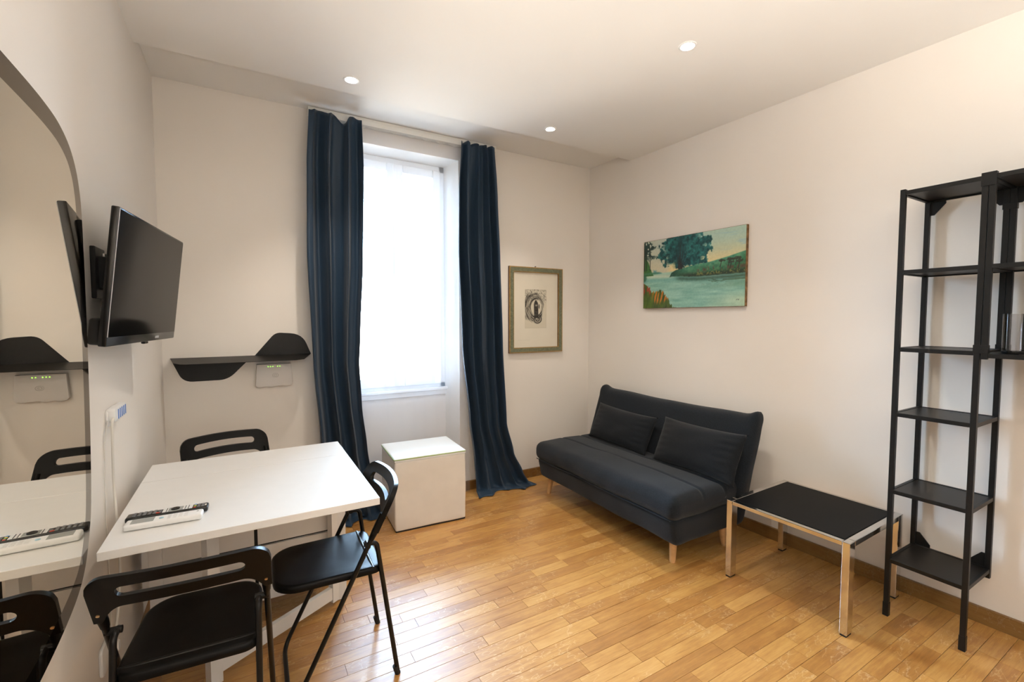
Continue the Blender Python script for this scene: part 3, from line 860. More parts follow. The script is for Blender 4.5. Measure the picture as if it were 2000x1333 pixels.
# ------------------------------------------------------------------ landscape painting
def landscape(U, V):
    A_ = 1.60
    n1 = vnoise(U, V, 8, 30, 1); n2 = vnoise(U, V, 40, 30, 2); n3 = vnoise(U, V, 6, 40, 3); n4 = vnoise(U, V, 90, 60, 4, 2)
    k = sstep(.50, .95, V)
    C = (np.array((232, 208, 148.)) * (1 - k[..., None]) + np.array((178, 204, 186.)) * k[..., None])
    C = mixc(C, (150, 190, 200), .55 * sstep(.58, .72, n3) * sstep(.66, .8, V) * sstep(.5, .7, U))
    C = mixc(C, (196, 196, 178), .7 * (1 - sstep(.24, .34, U)))
    # water
    water = 1 - sstep(.50, .53, V + .02 * (n1 - .5) - .03 * sstep(.0, .15, .15 - U))
    wc = np.array((142, 190, 172.)) + (n1[..., None] - .5) * np.array((60, 44, 40.))
    C = C * (1 - water[..., None]) + wc * water[..., None]
    C = mixc(C, (206, 214, 188), .8 * water * np.exp(-((V - (.475 - .10 * (U - .05))) / .035) ** 2) * (1 - sstep(.28, .42, U)))
    C = mixc(C, (104, 168, 160), .6 * water * np.exp(-((V - .405) / .03) ** 2) * (1 - sstep(.5, .7, U)))
    C = mixc(C, (196, 210, 176), .6 * sstep(.55, 1, U) * (1 - sstep(.08, .22, V)))
    C = mixc(C, (120, 160, 132), .55 * np.exp(-((V - .27 - .03 * (U - .8)) / .03) ** 2) * sstep(.5, .9, U))
    # far bank on the left and its misty shrubs
    C = mixc(C, (70, 140, 150), .8 * (U < .23) * (V > .50) * sstep(.0, .03, (.60 - (U - .10) * .75 + .05 * (n2 - .5)) - V) * sstep(.1, .13, U))
    C = mixc(C, (58, 110, 52), 1.0 * (V > .48) * sstep(0, .03, (.84 - 3.0 * U + .08 * (n2 - .5)) - V))
    C = mixc(C, (70, 130, 96), .8 * np.exp(-((V - .515) / .016) ** 2) * (1 - sstep(.14, .22, U)))
    # hill
    xs = np.array([.29, .315, .36, .43, .55, .70, .85, 1.0]); zs = np.array([.43, .50, .535, .55, .580, .60, .64, .69])
    ridge = np.interp(U, xs, zs, left=-1); shore = .432 - .03 * sstep(.3, .6, U) + .012 * (n2 - .5)
    hill = sstep(0, .008, ridge - V) * sstep(0, .02, V - shore) * (U > .29)
    d = np.clip((ridge - V) / .22, 0, 1)
    hc = np.array((86, 152, 116.)) * (1 - d[..., None]) + np.array((40, 92, 48.)) * d[..., None]
    hc = hc + (n2[..., None] - .5) * np.array((70, 56, 40.))
    dark = (1 - sstep(.33, .50, U)) * .75; hc = mixc(hc, (26, 62, 46), dark)
    low = np.exp(-((V - shore - .03) / .035) ** 2) * sstep(.35, .5, U); hc = mixc(hc, (44, 50, 34), low * .8)
    hc = mixc(hc, (150, 140, 60), .7 * (n4 > .60) * sstep(.5, .6, U) * np.exp(-((V - shore - .05) / .025) ** 2))
    hc = mixc(hc, (110, 66, 50), .7 * (vnoise(U, V, 80, 20, 31, 2) > .56) * sstep(.55, .6, U) * np.exp(-((V - shore - .10) / .03) ** 2))
    C = C * (1 - hill[..., None]) + hc * hill[..., None]
    # reflection strokes under the bank
    C = mixc(C, (52, 84, 66), .75 * np.exp(-((shore - .02 - V) / .03) ** 2) * sstep(.32, .42, U) * (V < shore + .01))
    C = mixc(C, (70, 100, 74), .7 * (vnoise(U + V * .5, V, 26, 60, 33, 2) > .52) * sstep(0, .02, shore - V) * (1 - sstep(.05, .13, shore - V)) * sstep(.58, .7, U))
    # small windswept trees on the hill
    for (ux, vy, rx, ry) in ((.80, .595, .035, .016), (.87, .60, .045, .020), (.93, .605, .035, .022), (.955, .57, .03, .02), (.885, .565, .03, .014)):
        e = ((U - ux) / rx) ** 2 + ((V - vy) / ry) ** 2 + (n4 - .5) * 1.6
        C = mixc(C, (54, 54, 38), .85 * (1 - sstep(.7, 1.2, e)))
        C = mixc(C, (50, 44, 34), .8 * (np.abs(U - ux - (V - vy) * .15) < .004) * (V < vy) * (V > vy - .09))
    # big tree
    e = np.hypot((U - .440) / .285, (V - .80) / .29); ang = np.arctan2(V - .79, (U - .445))
    e = e + .16 * (vnoise(U, V, 22, 15, 41, 3) - .5) + .10 * (n4 - .5) + .06 * np.sin(ang * 11)
    crown = 1 - sstep(.93, 1.0, e)
    holes = sstep(.62, .68, vnoise(U, V, 26, 18, 43, 2)) * sstep(.55, .95, e)
    crown = crown * (1 - holes) * sstep(.535, .56, V + .05 * (n2 - .5))
    tc = np.array((24, 86, 84.)) + (vnoise(U, V, 46, 30, 44, 3)[..., None] - .5) * np.array((70, 120, 110.))
    tc = mixc(tc, (16, 56, 58), .6 * np.exp(-((U - .40) / .05) ** 2))
    C = C * (1 - crown[..., None]) + np.clip(tc, 0, 255) * crown[..., None]
    for (x0, x1, top, w) in ((.395, .39, .93, .006), (.405, .41, .98, .007), (.415, .445, .90, .005), (.42, .50, .86, .004), (.39, .36, .86, .004), (.425, .55, .80, .003)):
        t = np.clip((V - .54) / (top - .54), 0, 1); c = x0 + (x1 - x0) * t ** 1.3
        C = mixc(C, (44, 34, 34), .85 * (np.abs(U - c) < w * (1.15 - t)) * (V > .535) * (V < top))
    # dark trees top left
    e = (U - .095 + .05 * (n2 - .5) * 2)
    lt = (1 - sstep(-.01, .02, e + .04 * np.sin(V * 40))) * sstep(.70, .78, V + .12 * (n2 - .5)); lt = lt * (vnoise(U, V, 40, 25, 51, 2) > .30)
    C = mixc(C, (22, 54, 50), .95 * lt)
    for ux in (.008, .03, .072): C = mixc(C, (30, 40, 34), .9 * (np.abs(U - ux) < .005) * (V > .56) * (V < .9))
    C = mixc(C, (50, 110, 84), .9 * (1 - sstep(.02, .045, np.hypot(U, (V - .45) * .6))))
    # grasses bottom left
    edge = np.interp(U, [0, .06, .11, .16, .20, .26, .30, .36], [.40, .33, .24, .26, .27, .19, .08, 0])
    blade = edge + .10 * (vnoise(U * 1.0 - V * .12, V, 110, 5, 61, 2) - .5)
    g = sstep(0, .012, blade - V) * (U < .37)
    gc = np.array((52, 70, 34.)) + vnoise(U - .1 * V, V, 90, 8, 62, 2)[..., None] * np.array((40, 50, 6.))
    gc = mixc(gc, (196, 118, 34), sstep(.42, .62, vnoise(U - .15 * V, V, 60, 6, 63, 2)) * sstep(.08, .14, U) * sstep(.03, .12, V))
    gc = mixc(gc, (170, 66, 46), .9 * sstep(.45, .6, vnoise(U, V, 40, 6, 64, 2)) * (U < .09) * sstep(.16, .26, V))
    C = C * (1 - g[..., None]) + gc * g[..., None]
    # signature strokes
    for (ux, dx) in ((.935, .3), (.944, -.2), (.953, .35)):
        C = mixc(C, (60, 60, 60), .8 * (np.abs(U - ux - (V - .085) * dx) < .0022) * (np.abs(V - .085) < .009))
    C = C + (n4[..., None] - .5) * 14
    return np.clip(C, 0, 255)

pt = thing('landscape_painting', 'unframed canvas of a river landscape with a big teal tree', 'painting', (2.83, 2.24, 1.48))
PY0, PY1, PZ0, PZ1 = 1.815, 2.670, 1.484, 2.018
tw = math.atan(.04)
def wx(y, off): return xr(y) - off
bm = prism([(wx(PY0, .024), PY0), (wx(PY0, .002), PY0), (wx(PY1, .002), PY1), (wx(PY1, .024), PY1)], 'z', PZ0, PZ1)
cv = obj('canvas', bm, M_cedge, pt)
grid_paint('painted_face', (wx(PY1 - .003, .0246), PY1 - .003, PZ0 + .002), ((wx(PY0 + .003, .0246) - wx(PY1 - .003, .0246)), PY0 - PY1 + .006, 0), (0, 0, PZ1 - PZ0 - .004), 330, 210, landscape, vcol_mat('oil_paint', .42), pt)

# ------------------------------------------------------------------ sofa
sf = thing('sofa', 'dark charcoal fabric sofa bed on tapered wooden legs against the right wall', 'sofa', (2.3, 2.31, 0))
SY0, SY1 = 1.635, 3.005
def seat_disp(p, n):
    x, y, z = p
    top = max(0.0, n.z) if abs(n.z) > .2 else 0
    if z > .36:
        p.z += .020 * sin(pi * min(1, max(0, (x - 1.95) / .45))) * (1 - abs((y - 2.32) / .72) ** 4)
        for xs in (2.215, 2.405):
            p.z -= .010 * exp(-((x - xs - .01 * sin(4 * y)) / .008) ** 2)
    if x < 2.02:
        p.x -= .012 * sin(pi * min(1, max(0, (z - .26) / .18))) + .004 * sin(9 * y + 3 * z) * (1 if z < .42 else .3)
        p.x += .006 * mnoise.noise(Vector((0, y * 9, z * 6)))
    d = mnoise.noise(Vector((x * 5, y * 4, z * 7))) * .006
    p += n * d
    return p
obj('seat_mattress', soft_box((1.972, SY0, .285), (2.66, SY1, .425), .05, (70, 44, 8), seat_disp), M_sofa, sf, smooth=True)
def base_disp(p, n):
    x, y, z = p
    if x < 2.1: p.x += .035 * (1 - min(1, max(0, (z - .14) / .15))) + .004 * mnoise.noise(Vector((0, y * 7, z * 9)))
    p += n * .004 * mnoise.noise(Vector((x * 6, y * 5, z * 8)))
    return p
obj('front_valance', soft_box((1.975, SY0 + .012, .140), (2.62, SY1 - .012, .305), .035, (12, 40, 8), base_disp), M_sofa, sf, smooth=True)
bm = bmesh.new()
tube(bm, [(1.968 - .004 * sin(9 * y + .9), y, .296) for y in np.linspace(SY0 + .03, SY1 - .03, 40)], .0035, 6)
obj('seam_piping', bm, M_sofa, sf, smooth=True)
def back_disp(p, n):
    x, y, z = p
    t = (z - .16) / .65
    p.x += (t - 1) * .20          # lean: foot of the back comes forward
    u = (y - SY0) / (SY1 - SY0)
    ear = exp(-(min(u, 1 - u) / .028) ** 2) * max(0, (z - .74) / .07)
    p.z += .030 * ear - .010 * sin(pi * u) * max(0, t)
    p.y += (.012 if u > .5 else -.012) * ear
    if n.x < -.3: p.x += -.012 * sin(pi * min(1, max(0, t))) - .004 * exp(-((z - .62) / .01) ** 2)
    p += n * .006 * mnoise.noise(Vector((x * 4, y * 3.5, z * 5)))
    return p
obj('backrest', soft_box((2.655, SY0 - .03, .16), (2.765, SY1 + .02, .805), .045, (6, 44, 22), back_disp), M_sofa, sf, smooth=True)
for (lx, ly, dx, dy) in ((2.095, 1.745, -.02, -.012), (2.075, 2.95, -.02, .012), (2.52, 1.72, .015, -.012), (2.52, 2.93, .015, .012)):
    tube_b = tube(bmesh.new(), [(lx - dx * .7, ly - dy * .7, .155), (lx + dx * .3, ly + dy * .3, .004), (lx + dx * .3, ly + dy * .3, 0)], .02, 16, True, [.024, .0165, .0150])
    obj('leg', tube_b, M_beech, sf, smooth=True, ang=40)

def cushion(label, c, w, h, th, lean, rotz, roll, seed):
    t = thing('cushion', label, 'cushion', c, 0, 'cushions on the sofa')
    bm = bmesh.new(); nu, nv = 40, 28; top = {}; r = random.Random(seed); o1 = r.uniform(0, 50)
    Mx = Matrix.Rotation(rotz, 4, 'Z') @ Matrix.Rotation(lean, 4, 'Y') @ Matrix.Rotation(roll, 4, 'X')
    for sd in (1, -1):
        for i in range(nu + 1):
            for j in range(nv + 1):
                u = -1 + 2 * i / nu; v = -1 + 2 * j / nv
                eu = 1 - .055 * (1 - abs(v) ** 2.5) * 1.0; ev = 1 - .09 * (1 - abs(u) ** 2.5)
                yy = u * w / 2 * eu; zz = v * h / 2 * ev
                d = max(0, (1 - abs(u) ** 2.6)) ** .55 * max(0, (1 - abs(v) ** 2.6)) ** .55
                cr = exp(-((abs(u) - .80) / .16) ** 2) * .006 * sin(22 * v + 3 * u + o1) * d
                xx = -sd * (th / 2 * d + cr + .008 * mnoise.noise(Vector((u * 2 + o1, v * 2, sd)))*d)
                edge = i in (0, nu) or j in (0, nv)
                if edge and sd == -1: continue
                top[(sd, i, j)] = bm.verts.new(Mx @ Vector((xx, yy, zz + h / 2 * 0)))
    for sd in (1, -1):
        g = lambda i, j: top.get((sd, i, j)) or top[(1, i, j)]
        for i in range(nu):
            for j in range(nv):
                bm.faces.new((g(i, j), g(i + 1, j), g(i + 1, j + 1), g(i, j + 1)))
    bm.transform(Matrix.Translation(Vector(c)))
    obj('cover', bm, M_sofa2, t, smooth=True)
    return t
cushion('dark grey cushion on the far end of the sofa, nearest the window', (2.488, 2.585, .560), .61, .295, .155, radians(24), radians(2), radians(2), 1)
cushion('dark grey cushion on the near end of the sofa, beside the glass coffee table', (2.478, 1.895, .570), .64, .315, .165, radians(24), radians(-3), radians(-1), 2)

# ------------------------------------------------------------------ coffee table
CT = .425
ct = thing('coffee_table', 'low square table with chrome frame and black glass top beside the sofa', 'table', (2.53, 1.22, 0), radians(1.5))
X0, X1, Y0, Y1 = -.297, .282, -.287, .290
LW, LT = .052, .026
for (x, y) in ((X0, Y0), (X0, Y1 - LT - .004), (X1 - LW, Y0), (X1 - LW, Y1 - LT - .004)):
    lg = obj('leg', B((x, y, .008), (x + LW, y + LT + .004, CT - .001), .002), M_chrome, ct, local=True)
    obj('foot_pad', B((x + .002, y + .002, 0), (x + LW - .002, y + LT + .002, .008), .001), M_rub, lg, local=True)
for (y0, y1) in ((Y0, Y0 + LT + .004), (Y1 - LT - .004, Y1)):
    obj('side_rail', B((X0 + LW, y0, CT - .026), (X1 - LW, y1, CT), .002), M_chrome, ct, local=True)
for (x0, x1) in ((X0, X0 + .030), (X1 - .030, X1)):
    obj('long_rail', B((x0, Y0 + LT + .005, CT - .020), (x1, Y1 - LT - .005, CT - .001), .002), M_chrome, ct, local=True)
obj('glass_top', B((X0 + .028, Y0 + LT + .006, CT - .008), (X1 - .028, Y1 - LT - .006, CT + .0015), .001), M_tglass, ct, local=True)

# ------------------------------------------------------------------ pouf
pf = thing('cube_pouf', 'white leatherette cube pouf with lid and green piping before the window', 'pouf', (1.065, 3.082, 0), radians(-3))
def pd(p, n):
    p += n * .0035 * mnoise.noise(Vector((p.x * 6, p.y * 6, p.z * 6)))
    p.x *= 1 + .012 * sin(pi * min(1, max(0, p.z / .45))); return p
HX, HY = .245, .205
obj('body', soft_box((-HX, -HY, .007), (HX, HY, .468), .012, (10, 10, 10), pd), M_leath, pf, smooth=True, local=True, ang=60)
obj('base_shade', B((-HX + .004, -HY + .004, 0), (HX - .004, HY - .004, .012)), M_rub, pf, local=True)  # black strip standing in for the contact shadow under the pouf
def ld(p, n):
    if n.z > .5: p.z += .006 * (1 - (p.x / HX) ** 2) * (1 - (p.y / HY) ** 2)
    return p
lid = obj('lid', soft_box((-HX - .003, -HY - .003, .462), (HX + .003, HY + .003, .492), .009, (10, 10, 2), ld), M_leath_l, pf, smooth=True, local=True)
c_ = round_rect(-HX - .003, HX + .003, -HY - .003, HY + .003, .012, 4)
bm = tube(bmesh.new(), [(p[0], p[1], .483) for p in c_ + c_[:1]], .0028, 8, cap=False)
obj('piping', bm, M_green, lid, smooth=True, local=True)

# ------------------------------------------------------------------ gateleg dining table
TZ = .74
TX0, TX1, TY0, TY1 = -.382, .413, 1.678, 2.575
dt = thing('dining_table', 'white gateleg dining table with one leaf raised against the left wall', 'table', (0, 2.12, 0))
YS = TY1 - .262
obj('table_leaf', B((TX0, TY0, TZ - .026), (TX1, YS - .0012, TZ), .0015), M_white, dt)
obj('fixed_top', B((TX0, YS + .0012, TZ - .026), (TX1, TY1, TZ), .0015), M_white, dt)
PT = .045
for (x, y) in ((TX0 + .010, YS + .02), (TX1 - .010 - PT, YS + .02), (TX0 + .010, TY1 - .065), (TX1 - .010 - PT, TY1 - .065)):
    lg = obj('leg', B((x, y, .003), (x + PT, y + PT, TZ - .026), .0015), M_white, dt)
    obj('foot_pad', B((x + .004, y + .004, 0), (x + PT - .004, y + PT - .004, .003)), M_rub, lg)
# cabinet between the legs: two side panels with a dark gap, drawers facing the end
YP = YS + .035
for (a, b2) in ((TX0 + .055, .008), (.022, TX1 - .058)):
    bm = B((a, YP, .365), (b2, YP + .016, TZ - .030), .001)
    obj('side_panel', bm, M_white, dt)
    obj('lower_panel', B((a, YP - .004, .15), (b2, YP + .016, .356), .001), M_white, dt)
obj('back_panel', B((TX0 + .055, TY1 - .05, .15), (TX1 - .058, TY1 - .034, TZ - .030), .001), M_white, dt)
obj('gap_core', B((TX0 + .06, YP + .012, .16), (TX1 - .062, YP + .02, TZ - .032)), M_black, dt)
for k in range(3):
    z0 = .16 + k * .184
    dr = obj('drawer_front', B((TX1 - .058, YS + .068, z0), (TX1 - .042, TY1 - .068, z0 + .178), .0015), M_white, dt)
    bm = lathe(bmesh.new(), [(.007, 0), (.007, .012), (.012, .016), (.012, .022), (.0005, .024)], (TX1 - .042, (YS + TY1) / 2, z0 + .09), 16, 'x')
    obj('knob', bm, M_white, dr, smooth=True, ang=40)
obj('bottom_rail', B((TX0 + .055, YS + .02, .105), (TX1 - .055, YS + .05, .150), .001), M_white, dt)
obj('floor_rail', B((TX0 + .055, TY1 - .05, .03), (TX1 - .055, TY1 - .03, .08), .001), M_white, dt)
# gate swung out under the raised leaf
gh = Vector((.340, YS + .0, 0)); gl = Vector((-.138, 2.03, 0)); gd = (gl - gh).normalized(); ga = math.atan2(gd.y, gd.x)
MG = Matrix.Translation(gh) @ Matrix.Rotation(ga, 4, 'Z'); GL = (gl - gh).length
gt = obj('gate_post', B((-.018, -.016, .02), (.018, .016, TZ - .030), .001, 1, MG), M_white, dt)
fl_ = obj('gate_leg', B((GL - .022, -.02, .003), (GL + .022, .02, TZ - .027), .001, 1, MG), M_white, dt)
obj('gate_rail', B((.018, -.012, .035), (GL - .022, .012, .095), .001, 1, MG), M_white, dt)
obj('gate_rail', B((.018, -.012, .60), (GL - .022, .012, .66), .001, 1, MG), M_white, dt)
for yy, in ((.33,), (-.30,)):
    pass
bm = B((.30, YS - .02, .70), (.33, YS + .02, .714), .001)
obj('hinge', bm, M_steel, dt)

# ------------------------------------------------------------------ folding chairs
def make_chair(label, loc, rotz):
    """local frame: +y = front, origin on the floor under the backrest"""
    t = thing('folding_chair', label, 'chair', loc, rotz, 'black folding chairs around the table')
    hw = .192; R = .0088
    def post(z): return .385 - .385 * z / .76 + .0
    # front frame: two posts joined by the bar on the floor
    bm = bmesh.new()
    P = [(-hw, post(.66), .66), (-hw, post(.012), .0095), (hw, post(.012), .0095), (hw, post(.66), .66)]
    tube(bm, fillet(P, .055, 7), R, 12)
    obj('front_frame', bm, M_tubeb, t, smooth=True, local=True, ang=60)
    for s in (-1, 1):
        x = s * (hw - .022)
        bm = bmesh.new()
        tube(bm, fillet([(x, post(.555) + .012, .550), (x, post(.555) - .035, .552), (x, -.005, .012)], .05, 7), R, 12)
        lg = obj('rear_leg', bm, M_tubeb, t, smooth=True, local=True, ang=60)
        bm = tube(bmesh.new(), [(x, .004, .035), (x, -.006, .0)], R + .0022, 12)
        obj('foot_cap', bm, M_rub, lg, smooth=True, local=True, ang=40)
        bm = tube(bmesh.new(), [(s * (hw - .033), post(.552), .552), (s * (hw + .005), post(.552), .552)], .0098, 14)
        obj('pivot', bm, M_tubeb, t, smooth=True, local=True, ang=40)
    bm = tube(bmesh.new(), [(-hw + .022, .082, .50 - .05), (hw - .022, .082, .45)], .007, 10)
    obj('cross_bar', bm, M_tubeb, t, smooth=True, local=True, ang=40)
    # seat: slab with drooping rim
    z1 = .455; bm = bmesh.new()
    out = round_rect(-.172, .172, .040, .420, [.085, .085, .045, .045], 8)
    outl_ = [(p[0] * (1.0 - .05 * max(0, (p[1] - .2)) / .2), p[1]) for p in out]
    rings = []
    for (ins, z) in ((.004, .432), (.0, .430), (-.002, .440), (.001, .450), (.006, .4545), (.014, .4555), (.06, .4525), (.11, .450)):
        cx, cy = 0, .23
        rg = []
        for (x, y) in outl_:
            d = math.hypot(x - cx, y - cy); k = max(.05, (d - ins) / d); rg.append(bm.verts.new((cx + (x - cx) * k, cy + (y - cy) * k, z)))
        rings.append(rg)
    n = len(outl_)
    for a, b2 in zip(rings, rings[1:]):
        for i in range(n): bm.faces.new((a[i], a[(i + 1) % n], b2[(i + 1) % n], b2[i]))
    bm.faces.new(rings[-1]); bm.faces.new(rings[0][::-1])
    obj('seat', bm, M_chair, t, smooth=True, local=True, ang=50)
    # backrest: curved band with a hand slot, sleeves running down over the posts
    bm = bmesh.new(); nu, nv = 72, 34; Gf = {}; HWB = .208
    def outline(x):
        a = abs(x) / HWB
        rc = .048; dd = min(rc, max(0, abs(x) - (HWB - rc)))
        top = .764 - .008 * a ** 2 - (rc - sqrt(max(0, rc * rc - dd * dd)))
        if a > .90: low = .600
        else: low = .650 + .010 * (1 - a ** 2) - .050 * max(0, (a - .62) / .28) ** 2.4
        return low, top
    def yb(x, z):
        a = abs(x) / HWB
        base = post(z) - .0
        return base - .030 * (1 - a ** 2)
    slot = lambda x, z: max(abs(x) - .128, 0) ** 2 / .0165 ** 2 + ((z - (.712 - .012 * (x / HWB) ** 2)) / .0165) ** 2 < 1
    xs_ = []
    for i in range(nu + 1):
        q = -1 + 2 * i / nu; xs_.append(HWB * math.copysign(min(1, .72 * abs(q) + .28 * sin(abs(q) * pi / 2) ** .9) if abs(q) < 1 else 1, q))
    # front and rear skins as a grid cut by the outline; slot cells removed and vertices snapped to the slot rim
    TH = .0085
    def snap(x, z):
        dx = max(abs(x) - .128, 0) / .0165; dz = (z - (.712 - .012 * (x / HWB) ** 2)) / .0165
        r = math.hypot(dx, dz)
        return r
    grid = {}
    for i, x in enumerate(xs_):
        lo, hi = outline(x)
        for j in range(nv + 1):
            z = lo + (hi - lo) * j / nv
            zc = .712 - .012 * (x / HWB) ** 2; xx = x
            r = snap(x, z)
            if .55 < r < 1.45 and abs(x) < .1475:
                dx = max(abs(x) - .128, 0) / .0165; dz = (z - zc) / .0165
                xx = math.copysign(min(abs(x), .128) + .0165 * dx / r, x); z = zc + .0165 * dz / r
                r = 1.0
            grid[(i, j)] = (xx, z, r)
    vf = {}; vr = {}
    def vv(d, k, s):
        if k not in d:
            x, z, r = grid[k]; y = yb(x, z); a = abs(x) / HWB
            th = TH * (1 + .35 * max(0, (a - .8) / .2))
            d[k] = bm.verts.new((x, y + s * th, z))
        return d[k]
    cells = set()
    for i in range(nu):
        for j in range(nv):
            ks = [(i, j), (i + 1, j), (i + 1, j + 1), (i, j + 1)]
            rs = [grid[k][2] for k in ks]
            if all(r <= 1.0001 for r in rs) : continue
            cells.add((i, j))
            bm.faces.new([vv(vf, k, 1) for k in ks]); bm.faces.new([vv(vr, k, -1) for k in ks][::-1])
    for (i, j) in list(cells):
        for (a, b2, nb) in (((i, j), (i + 1, j), (i, j - 1)), ((i + 1, j), (i + 1, j + 1), (i + 1, j)), ((i + 1, j + 1), (i, j + 1), (i, j + 1)), ((i, j + 1), (i, j), (i - 1, j))):
            if nb not in cells:
                try: bm.faces.new((vv(vf, a, 1), vv(vf, b2, 1), vv(vr, b2, -1), vv(vr, a, -1)))
                except ValueError: pass
    bmesh.ops.remove_doubles(bm, verts=bm.verts[:], dist=.0002)
    br = obj('backrest', bm, M_chair, t, smooth=True, local=True, ang=48)
    bv = br.modifiers.new('soft_edges', 'BEVEL'); bv.width = .003; bv.segments = 2; bv.limit_method = 'ANGLE'; bv.angle_limit = radians(50)
    for s in (-1, 1):
        bm = tube(bmesh.new(), [(s * .193, post(.665), .665), (s * .192, post(.60), .60), (s * .192, post(.575), .575)], .012, 14, True, [.0125, .0125, .0105])
        obj('sleeve', bm, M_chair, t, smooth=True, local=True, ang=50)
        bm = tube(bmesh.new(), [(s * .193, post(.635) - .006, .635 - .002), (s * .193, post(.635) - .0145, .635 - .006)], .0042, 12)
        obj('screw', bm, M_brass, t, smooth=True, local=True, ang=40)
    return t
M_brass = mat('screw_steel', (.75, .55, .32), .3, metal=1.0)
ch = make_chair('black folding chair nearest the camera, seen from behind at the table', (-.163, 1.470, 0), radians(-4))
dup(ch, (.482, 1.897, 0), radians(89), 'black folding chair at the right end of the table, seen from the side')
dup(ch, (-.118, 2.975, 0), radians(180 + 13), 'black folding chair behind the table, only its backrest showing')

# ------------------------------------------------------------------ remote controls
def rmt(name, label, a, b2, w, h0, group=None):
    a = Vector(a); b2 = Vector(b2); L_ = (b2 - a).length; an = math.atan2(b2.y - a.y, b2.x - a.x)
    t = thing(name, label, 'remote', (a.x, a.y, TZ), an, group)
    return t, L_
t, L_ = rmt('remote_control', 'black television remote with coloured keys on the white table', (-.352, 1.885), (-.128, 1.872), .045, .02)
bm = soft_box((0, -.022, .002), (L_, .022, .0200), .006, (10, 4, 2), lambda p, n: Vector((p.x, p.y * (1 - .10 * sin(pi * min(1, max(0, (p.x - .03) / .17)))), p.z)))
sb = obj('shell', bm, M_tvb, t, smooth=True, local=True)
obj('print_panel', B((L_ * .43, -.0165, .0199), (L_ * .80, .0165, .0206), .0002), M_btnw, t, local=True)
obj('menu_field', B((L_ * .50, -.0160, .0205), (L_ * .68, .0160, .0211), .0002), M_lcd, t, local=True)
bm = lathe(bmesh.new(), [(.0125, 0), (.0120, .003), (.006, .0038), (.0055, .0028), (.0005, .003)], (L_ * .585, 0, .0208), 20)
obj('ring_key', bm, M_tvb, t, smooth=True, local=True, ang=40)
for x in (.475, .705, .745): obj('divider', B((L_ * x, -.0165, .0205), (L_ * x + .002, .0165, .0211)), M_tvb, t, local=True)
for k in range(6):
    for j in range(3):
        if k == 5 and j == 2: continue
        x = .018 + k * .0135; y = -.012 + j * .012
        obj('key', B((x, y - .0038, .0198), (x + .0085, y + .0038, .0220), .0012), M_button, t, local=True)
obj('red_key', B((.080, -.016, .0200), (.092, -.009, .0220), .001), M_red, t, local=True)
for k, m in enumerate((M_red, M_grn, M_yel, M_blu)):
    obj('colour_key', B((L_ * .815, -.0165 + k * .0085, .0198), (L_ * .815 + .007, -.0165 + k * .0085 + .007, .0216), .0008), m, t, local=True)
for k in range(2):
    for j in range(3): obj('key', B((L_ * .86 + k * .012, -.0145 + j * .011, .0198), (L_ * .86 + k * .012 + .008, -.0145 + j * .011 + .007, .0216), .001), M_button, t, local=True)
obj('logo_mark', B((L_ * .955, -.006, .0199), (L_ * .955 + .005, .006, .0204)), M_btnw, t, local=True)

t, L_ = rmt('remote_control', 'white air-conditioner remote with grey display in front of the black one', (-.345, 1.822), (-.140, 1.812), .05, .02)
obj('shell', soft_box((0, -.026, .001), (L_, .026, .0205), .007, (8, 4, 2)), M_plug, t, smooth=True, local=True)
obj('display', B((.016, -.018, .0204), (.075, .018, .0209), .0001), M_lcd, t, local=True)
bm = lathe(bmesh.new(), [(.0065, 0), (.006, .0015), (.0005, .002)], (.094, -.003, .0204), 14)
obj('power_key', bm, mat('pale_blue', (.35, .58, .68), .4), t, smooth=True, local=True)
for k in range(4):
    for j in range(3): obj('key', B((.110 + k * .015, -.017 + j * .0125, .0203), (.120 + k * .015, -.009 + j * .0125, .0215), .001), M_btnw, t, local=True)
obj('logo_mark', B((L_ - .018, .004, .0204), (L_ - .012, .010, .0208)), M_lcd, t, local=True)

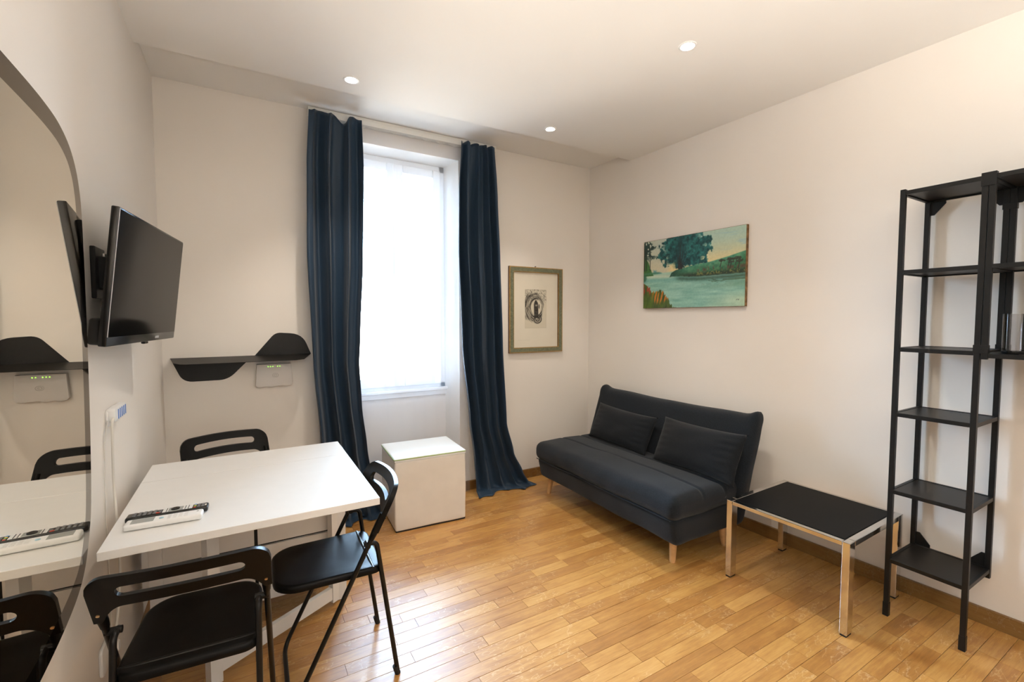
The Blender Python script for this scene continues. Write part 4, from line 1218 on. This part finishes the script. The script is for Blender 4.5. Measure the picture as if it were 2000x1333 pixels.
# ------------------------------------------------------------------ shelf rack and wall frame
def rack(name, label, x0, x1, y0, y1, zs, ztop, zfoot_front, zfoot_back, brackets):
    t = thing(name, label, 'shelf', ((x0 + x1) / 2, (y0 + y1) / 2, 0 if zfoot_front == 0 else zfoot_front))
    p = .0195
    for (x, zf) in ((x0, zfoot_front), (x1 - p, zfoot_back)):
        for y in (y0, y1 - p):
            po_ = obj('post', B((x, y, zf), (x + p, y + p, ztop), .0012, 1), M_black, t)
            if zf == 0: obj('foot_sleeve', B((x - .0015, y - .0015, 0), (x + p + .0015, y + p + .0015, .065), .001, 1), M_black, po_)
    for z in zs:
        bm = bmesh.new()
        for lo, hi in (((x0 + .002, y0 + p, z - .018), (x0 + .016, y1 - p, z)), ((x1 - .016, y0 + p, z - .018), (x1 - .002, y1 - p, z)), ((x0 + p, y0 + .002, z - .018), (x1 - p, y0 + .016, z)), ((x0 + p, y1 - .016, z - .018), (x1 - p, y1 - .002, z))):
            box(bm, lo, hi, .0008, 1)
        fr_ = obj('shelf_frame', bm, M_black, t)
        obj('shelf_board', B((x0 + .016, y0 + .016, z - .012), (x1 - .016, y1 - .016, z - .002), .0006, 1), M_shelfb, fr_)
    for (y, s, z, up) in brackets:
        poly = [(y, z), (y + s * .055, z), (y + s * .055, z + up * .012), (y + s * .014, z + up * .062), (y, z + up * .062)]
        obj('corner_bracket', prism(poly, 'x', x1 - .012, x1 - .006), M_black, t)
    return t
RX0, RX1 = 2.575, 2.872
rk = rack('shelf_rack', 'tall narrow black metal shelf rack standing beside the coffee table', RX0, RX1, .634, .920, (1.978, 1.622, 1.270, .970, .607, .278), 1.985, 0, .235,
          ((.92 - .0195, -1, 1.960, -1), (.634 + .0195, 1, 1.960, -1), (.92 - .0195, -1, .280, 1), (.634 + .0195, 1, .280, 1)))
rk2 = rack('wall_shelf_frame', 'black metal wall shelf frame at the right edge, joined beside the tall rack', RX0, RX1, .215, .6325, (1.978, 1.622, 1.262), 1.985, 1.238, 1.238,
           ((.6325 - .0195, -1, 1.960, -1),))
for (x, z0, z1) in ((RX0, 1.935, 1.988), (RX0, 1.262, 1.296), (RX1 - .0195, 1.875, 1.90), (RX1 - .0195, 1.262, 1.29)):
    bm = B((x - .002, .6325 - .0215, z0), (x + .0215, .6325 - .0002, z1), .001, 1)
    box(bm, (x - .003, .6325 - .0215, z0), (x - .0008, .634 + .0215, z1), .0005, 1)
    obj('joint_clip', bm, M_black, rk2)

jr = thing('clear_tumbler', 'tall clear plastic tumbler with dark base on the right wall shelf', 'tumbler', (2.665, .560, 1.2624))
cj = (2.665, .560, 1.2624)
bm = lathe(bmesh.new(), [(.0005, .012), (.030, .012), (.0315, .020), (.0325, .158), (.0335, .160), (.0340, .158), (.0330, .010), (.0005, .009)], cj, 32)
obj('wall', bm, M_jar, jr, smooth=True, ang=40)
obj('base', lathe(bmesh.new(), [(.0005, 0), (.0330, 0), (.0345, .004), (.0340, .012), (.0005, .0118)], cj, 32), M_tvb, jr, smooth=True, ang=40)
